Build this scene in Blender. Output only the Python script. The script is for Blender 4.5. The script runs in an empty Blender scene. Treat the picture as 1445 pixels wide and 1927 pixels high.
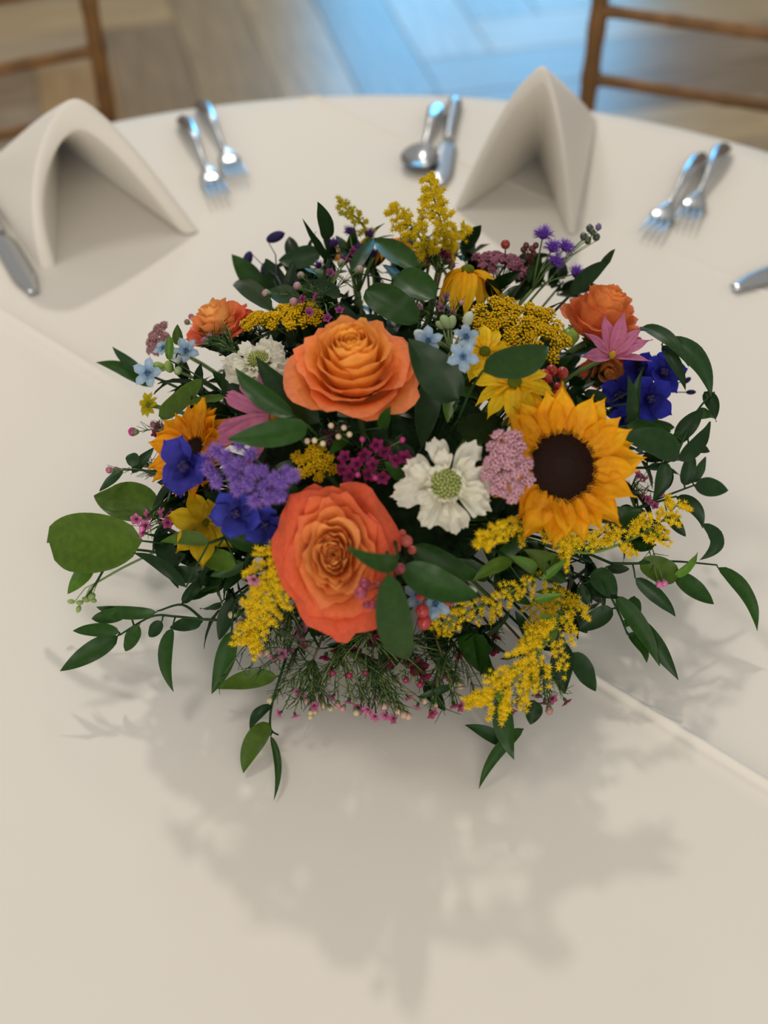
import bpy, math, random
from math import sin, cos, pi, radians, sqrt, exp
from mathutils import Vector as V, Matrix, noise, Quaternion
random.seed(7)
sc = bpy.context.scene
COL = sc.collection

# ------------------------------------------------------------------ camera
F = 2672.0; CX, CY = 722.5, 963.5
TH = radians(43.5); DIST = 1.151; DEP = TH + math.atan(59.5 / F)
TZ = 0.76                                   # height of the table top
CAM = V((0, -DIST * cos(DEP), TZ + DIST * sin(DEP)))
FW = V((0, cos(TH), -sin(TH))); UP = V((0, sin(TH), cos(TH))); RT = V((1, 0, 0))
cd = bpy.data.cameras.new('camera'); cam = bpy.data.objects.new('camera', cd); COL.objects.link(cam)
cam.location = CAM; cam.rotation_euler = (pi / 2 - TH, 0, 0)
cd.sensor_fit = 'VERTICAL'; cd.sensor_height = 36.0; cd.lens = 36.0 * F / 1927
cd.clip_start = 0.05; cd.clip_end = 60
cd.dof.use_dof = True; cd.dof.focus_distance = 1.02; cd.dof.aperture_fstop = 3.7
sc.camera = cam

# ------------------------------------------------------------------ world and lights
w = bpy.data.worlds.new('room_light'); sc.world = w; w.use_nodes = True
w.node_tree.nodes['Background'].inputs[0].default_value = (1.0, 0.955, 0.90, 1)
w.node_tree.nodes['Background'].inputs[1].default_value = 0.41

def area(name, loc, target, size, power, col):
    ld = bpy.data.lights.new(name, 'AREA'); ld.shape = 'DISK'; ld.size = size; ld.energy = power; ld.color = col
    o = bpy.data.objects.new(name, ld); COL.objects.link(o); o.location = loc
    o.rotation_euler = (V(target) - V(loc)).to_track_quat('-Z', 'Y').to_euler(); return o
area('ceiling_lamp_near', (-0.15, 2.0, 3.1), (0, 0, .8), 0.13, 22, (1.0, 0.93, 0.84))
area('ceiling_lamp_far', (-0.5, 4.2, 3.0), (0, 0, .8), 0.36, 7, (1.0, 0.93, 0.84))
area('ceiling_lamp_overhead', (-0.9, 0.2, 3.2), (0, 0, .8), 0.5, 9, (1.0, 0.94, 0.87))
area('front_fill_high', (0.5, -2.2, 2.9), (0, .2, .8), 1.6, 13, (1.0, 0.95, 0.88))  # added soft fill from above the camera side, not a known fixture
area('front_fill_low', (-0.6, -4.6, 1.7), (0, .3, .85), 2.2, 78, (1.0, 0.95, 0.87))  # added low fill behind the camera, brightens napkin insides and upright faces
sc.view_settings.view_transform = 'Standard'; sc.view_settings.look = 'None'
sc.view_settings.gamma = 1; sc.view_settings.use_curve_mapping = False
sc.view_settings.exposure = 0.0
try:
    sc.cycles.use_denoising = True
    sc.cycles.max_bounces = 6; sc.cycles.diffuse_bounces = 3; sc.cycles.glossy_bounces = 3
    sc.cycles.caustics_reflective = False; sc.cycles.caustics_refractive = False
    sc.cycles.sample_clamp_indirect = 4
except Exception: pass

# ------------------------------------------------------------------ helpers
def lin(c):
    c = c / 255.0
    return c / 12.92 if c <= 0.04045 else ((c + 0.055) / 1.055) ** 2.4
def C(r, g, b): return V((lin(r), lin(g), lin(b)))
def mix(a, b, t): return a * (1 - t) + b * t
def cl(x, a=0.0, b=1.0): return max(a, min(b, x))
def ss(a, b, x):
    t = cl((x - a) / (b - a)); return t * t * (3 - 2 * t)
def nz(x, y=0.0, z=0.0): return noise.noise(V((x, y, z)))

def ray(px, py): return FW + RT * ((px - CX) / F) - UP * ((py - CY) / F)
DA, DC, DZ = 0.172, 0.112, 0.108            # the bouquet's dome
def pt(px, py, z=1.0):
    """point seen at that pixel: z under .9 is a height over the table, else 1 + lift off the dome"""
    r = ray(px, py)
    if z < 0.9:
        return CAM + r * ((TZ + z - CAM.z) / r.z)
    o = CAM - V((0, 0, TZ + DZ)); s = V((1 / DA, 1 / DA, 1 / DC))
    oo = V((o.x * s.x, o.y * s.y, o.z * s.z)); rr = V((r.x * s.x, r.y * s.y, r.z * s.z))
    a = rr.dot(rr); b = oo.dot(rr); c = oo.dot(oo) - 1; d = b * b - a * c
    t = (-b - sqrt(d)) / a if d > 0 else -b / a
    p = CAM + r * (t - (z - 1.0))
    return p
def domen(p):
    q = p - V((0, 0, TZ + DZ)); return V((q.x / DA**2, q.y / DA**2, q.z / DC**2)).normalized()
def mpp(p): return (p - CAM).dot(FW) / F    # metres per photo pixel at that point
def cv(x, y, z): return (RT * x + UP * y - FW * z).normalized()
def frame(o, n, spin=0.0):
    n = n.normalized(); h = UP if abs(n.dot(UP)) < .95 else RT
    x = h.cross(n).normalized(); y = n.cross(x)
    m = Matrix((x, y, n)).transposed().to_4x4(); m.translation = o
    return m @ Matrix.Rotation(spin, 4, 'Z')

class MB:
    def __init__(s): s.v = []; s.f = []; s.c = []
    def add(s, vs, fs, cs):
        n = len(s.v); s.v += vs; s.f += [tuple(i + n for i in f) for f in fs]; s.c += cs
    def grid(s, fn, nu, nv, close=False):
        n = len(s.v)
        for j in range(nv + 1):
            for i in range(nu + 1):
                p, c = fn(i / nu, j / nv); s.v.append(p); s.c.append(c)
        for j in range(nv):
            for i in range(nu):
                a = n + j * (nu + 1) + i; s.f.append((a, a + 1, a + nu + 2, a + nu + 1))
    def tube(s, pts, r0, r1, col, n=5, rf=None):
        k = len(s.v); N = len(pts); pv = None
        for i, p in enumerate(pts):
            t = (pts[min(i + 1, N - 1)] - pts[max(i - 1, 0)])
            if t.length < 1e-9: t = V((0, 0, 1))
            t.normalize()
            a = pv if pv is not None else (V((0, 0, 1)) if abs(t.z) < .9 else V((1, 0, 0)))
            x = (a - t * a.dot(t)).normalized(); pv = x; y = t.cross(x)
            r = r0 + (r1 - r0) * i / max(1, N - 1)
            if rf: r *= rf(i / max(1, N - 1))
            for j in range(n):
                an = 2 * pi * j / n; s.v.append(p + (x * cos(an) + y * sin(an)) * r); s.c.append(col)
        for i in range(N - 1):
            for j in range(n):
                a = k + i * n + j; b = k + i * n + (j + 1) % n; s.f.append((a, b, b + n, a + n))
        s.f.append(tuple(k + j for j in range(n))[::-1]); s.f.append(tuple(k + (N - 1) * n + j for j in range(n)))
    def ball(s, c, r, col, n=8, m=5, ax=None, st=1.0, col2=None, bump=0.0):
        k = len(s.v); q = ax.to_track_quat('Z', 'Y') if ax is not None else None
        for j in range(m + 1):
            th = pi * j / m
            for i in range(n):
                an = 2 * pi * i / n; rr = r * (1 + bump * nz(i * 1.7, j * 1.3, c.x * 900))
                p = V((sin(th) * cos(an) * rr, sin(th) * sin(an) * rr, cos(th) * rr * st))
                if q: p = q @ p
                s.v.append(c + p); s.c.append(mix(col, col2, .5 + .5 * cos(th)) if col2 else col)
        for j in range(m):
            for i in range(n):
                a = k + j * n + i; b = k + j * n + (i + 1) % n; s.f.append((a, a + n, b + n, b))
    def octa(s, c, r, col, n=None, st=1.0):
        n = n or V((0, 0, 1)); q = n.to_track_quat('Z', 'Y')
        vs = [c + q @ V(p) * r for p in ((1, 0, 0), (0, 1, 0), (-1, 0, 0), (0, -1, 0), (0, 0, st), (0, 0, -st))]
        s.add(vs, [(0, 1, 4), (1, 2, 4), (2, 3, 4), (3, 0, 4), (1, 0, 5), (2, 1, 5), (3, 2, 5), (0, 3, 5)], [col] * 6)
    def box(s, m, sx, sy, sz, col=V((1, 1, 1)), bev=0.0):
        vs = []
        X, Y, Z = sx / 2, sy / 2, sz / 2; b = bev
        for z, k in ((-Z, b), (-Z + b, 0), (Z - b, 0), (Z, b)) if b else ((-Z, 0), (Z, 0)):
            for x, y in ((-X + k, -Y + k), (X - k, -Y + k), (X - k, Y - k), (-X + k, Y - k)): vs.append(m @ V((x, y, z)))
        L = len(vs) // 4; fs = [(3, 2, 1, 0), tuple(4 * (L - 1) + i for i in range(4))]
        for l in range(L - 1):
            for i in range(4):
                a = 4 * l + i; c = 4 * l + (i + 1) % 4; fs.append((a, c, c + 4, a + 4))
        s.add(vs, fs, [col] * len(vs))
    def mesh(s, name, mat, smooth=True):
        me = bpy.data.meshes.new(name); me.from_pydata([tuple(p) for p in s.v], [], s.f)
        at = me.color_attributes.new('Col', 'FLOAT_COLOR', 'POINT')
        flat = []
        for c in s.c: flat += [c[0], c[1], c[2], 1.0]
        at.data.foreach_set('color', flat)
        if smooth: me.polygons.foreach_set('use_smooth', [True] * len(me.polygons))
        me.materials.append(mat); me.update(); return me
    def obj(s, name, mat, parent=None, smooth=True, **k):
        return ob(name, s.mesh(name, mat, smooth), parent, **k)

def ob(name, me, parent=None, m=None, label=None, kind=None, cat=None, group=None):
    o = bpy.data.objects.new(name, me); COL.objects.link(o)
    if parent: o.parent = parent
    if m is not None: o.matrix_local = m
    if label: o['label'] = label
    if kind: o['kind'] = kind
    if cat: o['category'] = cat
    if group: o['group'] = group
    return o
def thing(name, label, cat, m=None, group=None):
    o = bpy.data.objects.new(name, None); COL.objects.link(o); o.empty_display_size = .01
    if m is not None: o.matrix_world = m
    o['label'] = label; o['category'] = cat
    if group: o['group'] = group
    return o

# ------------------------------------------------------------------ materials
def newmat(name):
    m = bpy.data.materials.new(name); m.use_nodes = True; nt = m.node_tree
    return m, nt, nt.nodes['Principled BSDF'], nt.nodes['Material Output']
def colmat(name, rough, trans=0.0, spec=0.3, nscale=0.0, namt=0.0, bump=0.0, sheen=0.0):
    m, nt, b, out = newmat(name); N = nt.nodes; L = nt.links
    at = N.new('ShaderNodeAttribute'); at.attribute_name = 'Col'
    b.inputs['Roughness'].default_value = rough; b.inputs['Specular IOR Level'].default_value = spec
    src = at.outputs['Color']
    if nscale:
        tc = N.new('ShaderNodeTexCoord'); no = N.new('ShaderNodeTexNoise'); no.inputs['Scale'].default_value = nscale
        no.inputs['Detail'].default_value = 4; L.new(tc.outputs['Object'], no.inputs['Vector'])
        mr = N.new('ShaderNodeMapRange'); mr.inputs[3].default_value = 1 - namt; mr.inputs[4].default_value = 1 + namt
        mr.inputs[1].default_value = .3; mr.inputs[2].default_value = .7
        L.new(no.outputs[0], mr.inputs[0])
        mx = N.new('ShaderNodeVectorMath'); mx.operation = 'SCALE'; L.new(src, mx.inputs[0]); L.new(mr.outputs[0], mx.inputs['Scale'])
        src = mx.outputs[0]
        if bump:
            bp = N.new('ShaderNodeBump'); bp.inputs['Strength'].default_value = bump; bp.inputs['Distance'].default_value = .001
            L.new(no.outputs[0], bp.inputs['Height']); L.new(bp.outputs[0], b.inputs['Normal'])
    L.new(src, b.inputs['Base Color'])
    if trans:
        tr = N.new('ShaderNodeBsdfTranslucent'); L.new(src, tr.inputs[0])
        ms = N.new('ShaderNodeMixShader'); ms.inputs[0].default_value = trans
        L.new(b.outputs[0], ms.inputs[1]); L.new(tr.outputs[0], ms.inputs[2]); L.new(ms.outputs[0], out.inputs[0])
    return m
PETAL = colmat('petal', .6, .38, .2, 260, .09, .12)
LEAF = colmat('leaf', .38, .08, .22, 180, .16, .10)
MATTE = colmat('floret', .75, .12, .15)
STEM = colmat('stem', .6, 0, .2, 150, .15)
WAXY = colmat('waxy', .32, 0, .5, 200, .12)

def cloth_mat():
    m, nt, b, out = newmat('cream_table_linen'); N = nt.nodes; L = nt.links
    b.inputs['Base Color'].default_value = (.79, .745, .665, 1); b.inputs['Roughness'].default_value = .85
    b.inputs['Specular IOR Level'].default_value = .12; b.inputs['Sheen Weight'].default_value = .15
    tc = N.new('ShaderNodeTexCoord')
    w1 = N.new('ShaderNodeTexNoise'); w1.inputs['Scale'].default_value = 900; w1.inputs['Detail'].default_value = 2
    w2 = N.new('ShaderNodeTexNoise'); w2.inputs['Scale'].default_value = 5; w2.inputs['Detail'].default_value = 3
    L.new(tc.outputs['Object'], w1.inputs['Vector']); L.new(tc.outputs['Object'], w2.inputs['Vector'])
    b1 = N.new('ShaderNodeBump'); b1.inputs['Strength'].default_value = .12; b1.inputs['Distance'].default_value = .0006
    b2 = N.new('ShaderNodeBump'); b2.inputs['Strength'].default_value = .25; b2.inputs['Distance'].default_value = .01
    L.new(w1.outputs[0], b1.inputs['Height']); L.new(w2.outputs[0], b2.inputs['Height']); L.new(b1.outputs[0], b2.inputs['Normal'])
    L.new(b2.outputs[0], b.inputs['Normal']); return m
CLOTH = cloth_mat()
def simple(name, col, rough, metal=0.0, spec=.5, ns=0, amt=0.0, stretch=None):
    m, nt, b, out = newmat(name); N = nt.nodes; L = nt.links
    b.inputs['Roughness'].default_value = rough; b.inputs['Metallic'].default_value = metal; b.inputs['Specular IOR Level'].default_value = spec
    if not ns: b.inputs['Base Color'].default_value = (*col, 1); return m
    tc = N.new('ShaderNodeTexCoord'); mp = N.new('ShaderNodeMapping'); mp.inputs['Scale'].default_value = stretch or (1, 1, 1)
    no = N.new('ShaderNodeTexNoise'); no.inputs['Scale'].default_value = ns; no.inputs['Detail'].default_value = 5
    L.new(tc.outputs['Object'], mp.inputs[0]); L.new(mp.outputs[0], no.inputs['Vector'])
    cr = N.new('ShaderNodeValToRGB'); cr.color_ramp.elements[0].position = .3; cr.color_ramp.elements[1].position = .7
    cr.color_ramp.elements[0].color = (*(V(col) * (1 - amt)), 1); cr.color_ramp.elements[1].color = (*(V(col) * (1 + amt)), 1)
    L.new(no.outputs[0], cr.inputs[0]); L.new(cr.outputs[0], b.inputs['Base Color']); return m
STEEL = simple('polished_steel', (.55, .57, .59), .22, 1.0)
BAMBOO = simple('gold_brown_bamboo', C(126, 88, 44), .42, 0, .5, 24, .35)
SEATC = simple('ivory_seat_fabric', C(215, 205, 185), .8, 0, .2, 300, .06)
FOAM = simple('moss_green_foam', C(34, 52, 28), .95, 0, .1, 120, .4)
BOWL = simple('dark_bowl', C(40, 48, 38), .5, 0, .4)
PLY = simple('plywood', C(150, 115, 75), .6, 0, .3, 6, .2)
BLACKM = simple('dark_metal', (.03, .03, .03), .4, .8)
PAINT = simple('warm_wall_paint', C(176, 158, 136), .85, 0, .2, 3, .04)
WHITEP = simple('white_frame_paint', C(225, 225, 220), .5, 0, .4)

# ------------------------------------------------------------------ setting: floor of herringbone planks, back wall, window
def build_room():
    m = MB(); m.box(Matrix.Translation((0, 1.5, -.016)), 12, 11, .03, C(70, 62, 54))
    fl = m.obj('floor', simple('subfloor', C(150, 131, 104), .4, 0, .4, 4, .15), smooth=False, kind='structure')
    tones = [(162, 142, 112), (172, 152, 124), (146, 126, 102), (180, 156, 118), (152, 134, 112), (164, 134, 96), (136, 116, 92)]
    mats = [simple('oak_plank_tone_%d' % i, C(*t), .27, 0, .6, 5, .18, (1, 9, 1)) for i, t in enumerate(tones)]
    W, Ln = .18, 1.08
    meshes = []
    for mt in mats:
        b = MB(); b.box(Matrix(), Ln - .002, W - .002, .016, V((1, 1, 1)), .0008); meshes.append(b.mesh('plank', mt, False))
    R0 = Matrix.Rotation(radians(14), 4, 'Z'); k = 0; cand = []
    n = int(Ln / W)
    for i in range(-30, 31):
        for j in range(-8, 9):
            # herringbone: a pair of planks per cell
            ox = i * W + j * Ln; oy = i * W - j * Ln
            cand.append((ox + Ln / 2, oy + W / 2, 0)); cand.append((ox + Ln + W / 2 - W * 0, oy + W - Ln / 2 + W * 0, 1))
    for x, y, t in cand:
        p = R0 @ V((x, y, 0)) + V((0, 2.0, 0))
        if not (-3.6 < p.x < 3.6 and -.2 < p.y < 5.35): continue
        mm = Matrix.Translation((p.x, p.y, .007 + random.uniform(-.0006, .0006))) @ R0 @ Matrix.Rotation(pi / 2 * t, 4, 'Z')
        ob('plank', meshes[random.randrange(len(meshes))], fl, mm)
    # back wall with an opening
    WY = 6.0; x0, x1, z0, z1 = -.35, 1.25, .75, 2.75
    m = MB()
    for a, b_, c, d in ((-6, x0, 0, 3.3), (x1, 6, 0, 3.3), (x0, x1, 0, z0), (x0, x1, z1, 3.3)):
        m.box(Matrix.Translation(((a + b_) / 2, WY + .08, (c + d) / 2)), b_ - a, .16, d - c)
    m.obj('wall_back', PAINT, smooth=False, kind='structure')
    m = MB(); m.box(Matrix.Translation((0, WY - .012, .07)), 12, .02, .14); m.obj('baseboard_back', WHITEP, smooth=False, kind='structure')
    win = bpy.data.objects.new('window_1', None); COL.objects.link(win); win.location = ((x0 + x1) / 2, WY, (z0 + z1) / 2); win['kind'] = 'structure'
    m = MB(); hw, hh = (x1 - x0) / 2, (z1 - z0) / 2
    for cx_, cz, sx, sz in ((-hw, 0, .07, 2 * hh + .07), (hw, 0, .07, 2 * hh + .07), (0, -hh, 2 * hw, .07), (0, hh, 2 * hw, .07), (0, 0, .04, 2 * hh)):
        m.box(Matrix.Translation((cx_, 0, cz)), sx, .09, sz, V((1, 1, 1)), .006)
    m.obj('window_frame', WHITEP, win, smooth=False)
    gm, nt, b, out = newmat('daylit_pane'); b.inputs['Base Color'].default_value = (.02, .03, .04, 1)
    b.inputs['Emission Color'].default_value = (.14, .56, 1.0, 1); b.inputs['Emission Strength'].default_value = 7.6
    for sx in (-1, 1):
        m = MB(); m.box(Matrix.Translation((sx * hw / 2, .02, 0)), hw - .05, .01, 2 * hh - .06); m.obj('pane', gm, win, smooth=False)
build_room()

# ------------------------------------------------------------------ table and cloth
R = .762
def build_table():
    t = thing('round_banquet_table', 'round wooden banquet table hidden under the cream cloth', 'table')
    m = MB()
    m.tube([V((0, 0, TZ - .028)), V((0, 0, TZ - .004))], R - .006, R - .006, V((1, 1, 1)), 64)
    m.obj('tabletop', PLY, t, smooth=False)
    for a in (45, 135, 225, 315):
        m = MB(); c, s = cos(radians(a)) * .5, sin(radians(a)) * .5
        m.tube([V((c, s, .0)), V((c, s, TZ - .028))], .014, .014, V((1, 1, 1)), 10); m.obj('leg', BLACKM, t)
    ang = math.atan2(pt(1445, 1480, 0).y - pt(0, 590, 0).y, pt(1445, 1480, 0).x - pt(0, 590, 0).x)
    ca, sa = cos(ang), sin(ang)
    pa, pb = pt(0, 590, 0), pt(1140, 425, 0)
    off1 = -pa.x * sa + pa.y * ca; off2 = -pb.x * sa + pb.y * ca
    offs = [off1, off2, off1 - (off2 - off1)]
    # grid lines across the crease direction, denser at the creases
    ys = set(round(-1.25 + i * .025, 4) for i in range(101))
    for o in offs:
        for d in (-.02, -.015, -.012, -.0095, -.0075, -.006, -.0045, -.003, -.0015, 0, .0015, .003, .0045, .006, .008, .012, .02): ys.add(round(o + d, 5))
    ys = sorted(ys); xs = [-1.25 + i * .025 for i in range(101)]
    m = MB(); nx = len(xs)
    for y in ys:
        for x in xs:
            wx, wy = x * ca - y * sa, x * sa + y * ca
            r = sqrt(wx * wx + wy * wy) + 1e-9; z = TZ + .0015
            if abs(r - R) < .0135: wx, wy = wx * R / r, wy * R / r; r = R
            if r < R + .02:
                for k, o in enumerate(offs):
                    d = y - o
                    amp = (.0046, .0026, .0018)[k] * (.6 + .4 * ss(.0, .3, abs(x)))
                    z += amp * exp(-(abs(d) / .0036) ** 1.6) + amp * .25 * exp(-((d + .009) / .004) ** 2)
                z += .0011 * nz(wx * 4, wy * 4, 1) + .0016 * ss(.1, .5, nz(wx * 2.3 + wy * 1.5, (wy - wx) * .9, 7))
            if r > R:
                e = r - R; a = math.atan2(wy, wx); dr = min(e, .02)
                rr = R + .010 * ss(0, .03, e) + max(0, e - .03) * .13 * (.5 + .5 * sin(a * 17 + 2 * sin(a * 5))) + e * .06
                z = TZ + .0015 - max(0, e - .004) * .93 - .2 * min(e, .012)
                wx, wy = cos(a) * rr, sin(a) * rr
                z = max(z, .30 - 0.0) if e > .6 else z
            m.v.append(V((wx, wy, z))); m.c.append(V((1, 1, 1)))
    for j in range(len(ys) - 1):
        for i in range(nx - 1):
            x, y = (xs[i] + xs[i + 1]) / 2, (ys[j] + ys[j + 1]) / 2
            if x * x + y * y > 1.02 ** 2: continue
            a = j * nx + i; m.f.append((a, a + 1, a + nx + 1, a + nx))
    m.obj('tablecloth', CLOTH, label='cream linen tablecloth with fold creases over the round table', cat='tablecloth')
build_table()

# ------------------------------------------------------------------ chairs
def build_chair(label, P, Q):
    """P, Q: where the two back posts stand (the visible one and the one beyond the frame)"""
    P, Q = V(P), V(Q); xd = (Q - P); wd = .39; xd.normalize()
    inward = V((-xd.y, xd.x, 0))
    mid = P + xd * wd / 2
    if inward.dot(-mid) < 0: inward = -inward
    t = thing('chiavari_chair', label, 'chair', Matrix.Translation((mid.x, mid.y, 0)))
    o = V((mid.x, mid.y, 0)); tint = V((1, 1, 1))
    def knot(tt):  # bamboo rings
        return 1 + .16 * sum(exp(-((tt - k) / .012) ** 2) for k in (.08, .22, .36, .5, .585, .665, .74, .82, .93))
    lean = -inward * .045
    def post(x, z): return xd * x + lean * ss(.4, .95, z) * 1.0 + V((0, 0, z)) + (inward * -.05 * ss(.45, 0, z))
    N = 60
    for x in (-wd / 2, wd / 2):
        m = MB(); m.tube([post(x, .93 * i / N) for i in range(N + 1)], .0125, .0125, tint, 10, knot); m.obj('back_post', BAMBOO, t)
    for z, rad in ((.905, .011), (.80, .009), (.712, .009), (.615, .009), (.518, .009)):
        m = MB(); m.tube([post(-wd / 2 + wd * i / 30, z) for i in range(31)], rad, rad, tint, 8, lambda q: 1 + .15 * sum(exp(-((q - k) / .02) ** 2) for k in (.04, .27, .5, .73, .96)))
        m.obj('back_rail', BAMBOO, t)
    for i in range(5):
        x = -wd / 2 + wd * (i + 1) / 6; m = MB(); m.tube([post(x, .80), post(x, .85), post(x, .905)], .006, .006, tint, 6); m.obj('spindle', BAMBOO, t)
    for x in (-wd / 2, wd / 2):
        m = MB(); m.tube([xd * x + inward * .40 + V((0, 0, .45 * i / 12)) for i in range(13)], .011, .013, tint, 8, lambda q: 1 + .12 * sum(exp(-((q - k) / .04) ** 2) for k in (.2, .5, .8)))
        m.obj('front_leg', BAMBOO, t)
        m = MB(); m.tube([post(x, .2), xd * x + inward * .40 + V((0, 0, .2))], .008, .008, tint, 6); m.obj('stretcher', BAMBOO, t)
    m = MB(); m.tube([xd * -wd / 2 + inward * .40 + V((0, 0, .22)), xd * wd / 2 + inward * .40 + V((0, 0, .22))], .008, .008, tint, 6); m.obj('stretcher', BAMBOO, t)
    rm = Matrix((xd, inward, V((0, 0, 1)))).transposed().to_4x4()
    m = MB(); m.box(rm @ Matrix.Translation((0, .2, .44)), wd + .01, .42, .03, tint, .006); m.obj('seat', BAMBOO, t, smooth=False)
    m = MB(); m.box(rm @ Matrix.Translation((0, .205, .475)), wd - .03, .37, .04, tint, .014); m.obj('cushion', SEATC, t)
zr = .63 - TZ
build_chair('bamboo-style golden chair behind the tall right napkin', pt(1108, 138, zr), pt(1445, 190, zr))
build_chair('bamboo-style golden chair at the upper left behind the left napkin', pt(186, 84, zr), pt(0, 120, zr))

# ------------------------------------------------------------------ napkins
def napkin(label, FL, FR, A, Kl, Kr, Ki, thick=.010, bulge=.012, rnd=.14, br=1.0):
    t = thing('folded_napkin', label, 'napkin', Matrix.Translation((A.x, A.y, TZ)))
    o = V((A.x, A.y, TZ)); W1 = V((1, 1, 1))
    def arch(fl, fr, a, s, K):
        # s 0..1 from left foot over the apex to the right foot, apex rounded
        q = abs(s - .5) * 2; side = fl if s < .5 else fr
        qq = sqrt(q * q + rnd * rnd) - rnd; qq /= (sqrt(1 + rnd * rnd) - rnd)
        p = a.lerp(side, q); p.z = a.z + (side.z - a.z) * qq
        return p
    def bul(p, s, out):
        c = (FL + FR) / 2; d = (p - c); d.z = 0
        k = sin(pi * cl(abs(s - .5) * 2)) * (1 if s < .5 else br)
        return p - (d.normalized() * bulge * k * out if d.length > 1e-6 else V((0, 0, 0)))
    cin = (FL + FR + A) / 3
    ins = lambda p, k: p + (cin - p).normalized() * k
    fl2, fr2, a2 = ins(FL, thick) , ins(FR, thick), A + V((0, 0, -thick * 1.6))
    fl2.z = FL.z; fr2.z = FR.z
    def outer(u, v):
        Ko = Kl.lerp(Kr, ss(.3, .62, u)); p = bul(arch(FL, FR, A, u, Ko), u, -1); q = p.lerp(Ko, v)
        q += V((0, 0, 1)) * (.010 * sin(pi * v) * (1 - abs(u - .5) * 2)); return q - o, W1
    def inner(u, v):
        p = bul(arch(fl2, fr2, a2, u, Ki), u, -1); q = p.lerp(Ki, v); return q - o, W1
    m = MB(); m.grid(outer, 48, 16); m.obj('outer_panel', CLOTH, t)
    m = MB(); m.grid(inner, 48, 16); m.obj('inner_panel', CLOTH, t)
    m = MB()
    def hem(u, v):
        Ko = Kl.lerp(Kr, ss(.3, .62, u)); p = bul(arch(FL, FR, A, u, Ko), u, -1); q = bul(arch(fl2, fr2, a2, u, Ki), u, -1)
        r = p.lerp(q, .5 - .5 * cos(pi * v)); f = (p - Ko).normalized() * sin(pi * v) * .005
        return r + f - o, W1
    m.grid(hem, 48, 6); m.obj('folded_edge', CLOTH, t)
z0 = .003
napkin('cream napkin folded into a tent at the left beside two forks', pt(76, 505, z0), pt(372, 432, z0), pt(138, 186, .165),
       pt(-55, 330, z0), pt(96, 258, z0), pt(112, 270, z0), thick=.020, bulge=.020, rnd=.22, br=.1)
napkin('tall cream napkin tent in front of the right chair', pt(858, 388, z0), pt(1082, 438, z0), pt(1022, 124, .175),
       pt(1022, 284, z0), pt(1122, 226, z0), pt(1012, 298, z0), thick=.012, bulge=.004, rnd=.20)

# ------------------------------------------------------------------ cutlery
def lay(p0, p1, tilt=0):
    d = (p1 - p0); y = V((-d.y, d.x, 0)).normalized(); x = d.normalized()
    m = Matrix((x, y, V((0, 0, 1)))).transposed().to_4x4(); m.translation = p0; return m, d.length
def sweep(m, secs, n=10):
    """secs: (x, half width, half thickness, z)"""
    k = len(m.v)
    for x, a, b, z in secs:
        for j in range(n):
            an = 2 * pi * j / n; m.v.append(V((x, a * cos(an), z + b * sin(an)))); m.c.append(V((1, 1, 1)))
    for i in range(len(secs) - 1):
        for j in range(n):
            a = k + i * n + j; b = k + i * n + (j + 1) % n; m.f.append((a, b, b + n, a + n))
    m.f.append(tuple(k + j for j in range(n))[::-1]); m.f.append(tuple(k + (len(secs) - 1) * n + j for j in range(n)))
def handle(L, end):
    s = [(0, .001, .001, .006)]
    for i in range(1, 25):
        q = i / 24; w_ = (.0105 * (1 - ss(.0, .9, q) * .66)) * min(1, sqrt(q * 9)) ; s.append((L * end * q, w_, .0018 + .0008 * sin(pi * q), .0055 + .007 * sin(pi * q) ** 1.5 * 1.1))
    return s
def fork(label, p0, p1):
    mt, L = lay(p0, p1); t = thing('fork', label, 'fork', mt); L = max(L, .15)
    m = MB(); sweep(m, handle(L, .62)); m.obj('handle', STEEL, t)
    m = MB(); s = []
    for i in range(9):
        q = i / 8; s.append((L * (.615 + .165 * q), .0036 + .0090 * ss(.1, .8, q), .0014, .0058 + .004 * q - .008 * q * q + .0015))
    sweep(m, s); m.obj('head', STEEL, t)
    for k in range(4):
        m = MB(); y = (-1.5 + k) * .0068; s = []
        for i in range(7):
            q = i / 6; s.append((L * (.77 + .23 * q), .0020 - .0011 * q, .0012 - .0005 * q, .0032 + .0060 * q * q + .001))
        sweep(m, s, 6)
        for v_ in m.v: v_.y += y
        m.obj('tine', STEEL, t)
def spoon(label, p0, p1):
    mt, L = lay(p0, p1); t = thing('spoon', label, 'spoon', mt)
    m = MB(); sweep(m, handle(L, .68)); m.obj('handle', STEEL, t)
    m = MB(); cx_, a, b = L * .83, L * .17, .021
    def fn(u, v):
        an = 2 * pi * u; r = v; return V((cx_ - cos(an) * r * a, sin(an) * r * b * (1 + .12 * -cos(an)), .0020 + .0085 * r * r)), V((1, 1, 1))
    def fo(u, v):
        an = 2 * pi * u; r = v; return V((cx_ - cos(an) * r * a, sin(an) * r * b * (1 + .12 * -cos(an)), .0005 + .0088 * r * r * r)), V((1, 1, 1))
    m.grid(fn, 32, 8); m.grid(fo, 32, 8); m.obj('bowl', STEEL, t)
def knife(label, p0, p1, serr=False):
    mt, L = lay(p0, p1); t = thing('table_knife', label, 'knife', mt)
    m = MB(); sweep(m, [(L * .49 * i / 16, (.0095 - .003 * i / 16) * min(1, sqrt(i * .8 + .02)), .0042, .0048) for i in range(17)]); m.obj('handle', STEEL, t)
    m = MB(); s = []
    for i in range(15):
        q = i / 14; s.append((L * (.47 + .53 * q), .0045 + .0070 * ss(0, .25, q) * (1 - ss(.72, 1.02, q) * .93), .0011, .0035))
    sweep(m, s, 8); m.obj('blade', STEEL, t)
e = .004
fork('front fork of the pair right of the left napkin', pt(343, 226, e), pt(418, 386, e))
fork('rear fork of the pair right of the left napkin', pt(376, 197, e), pt(453, 350, e))
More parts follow.
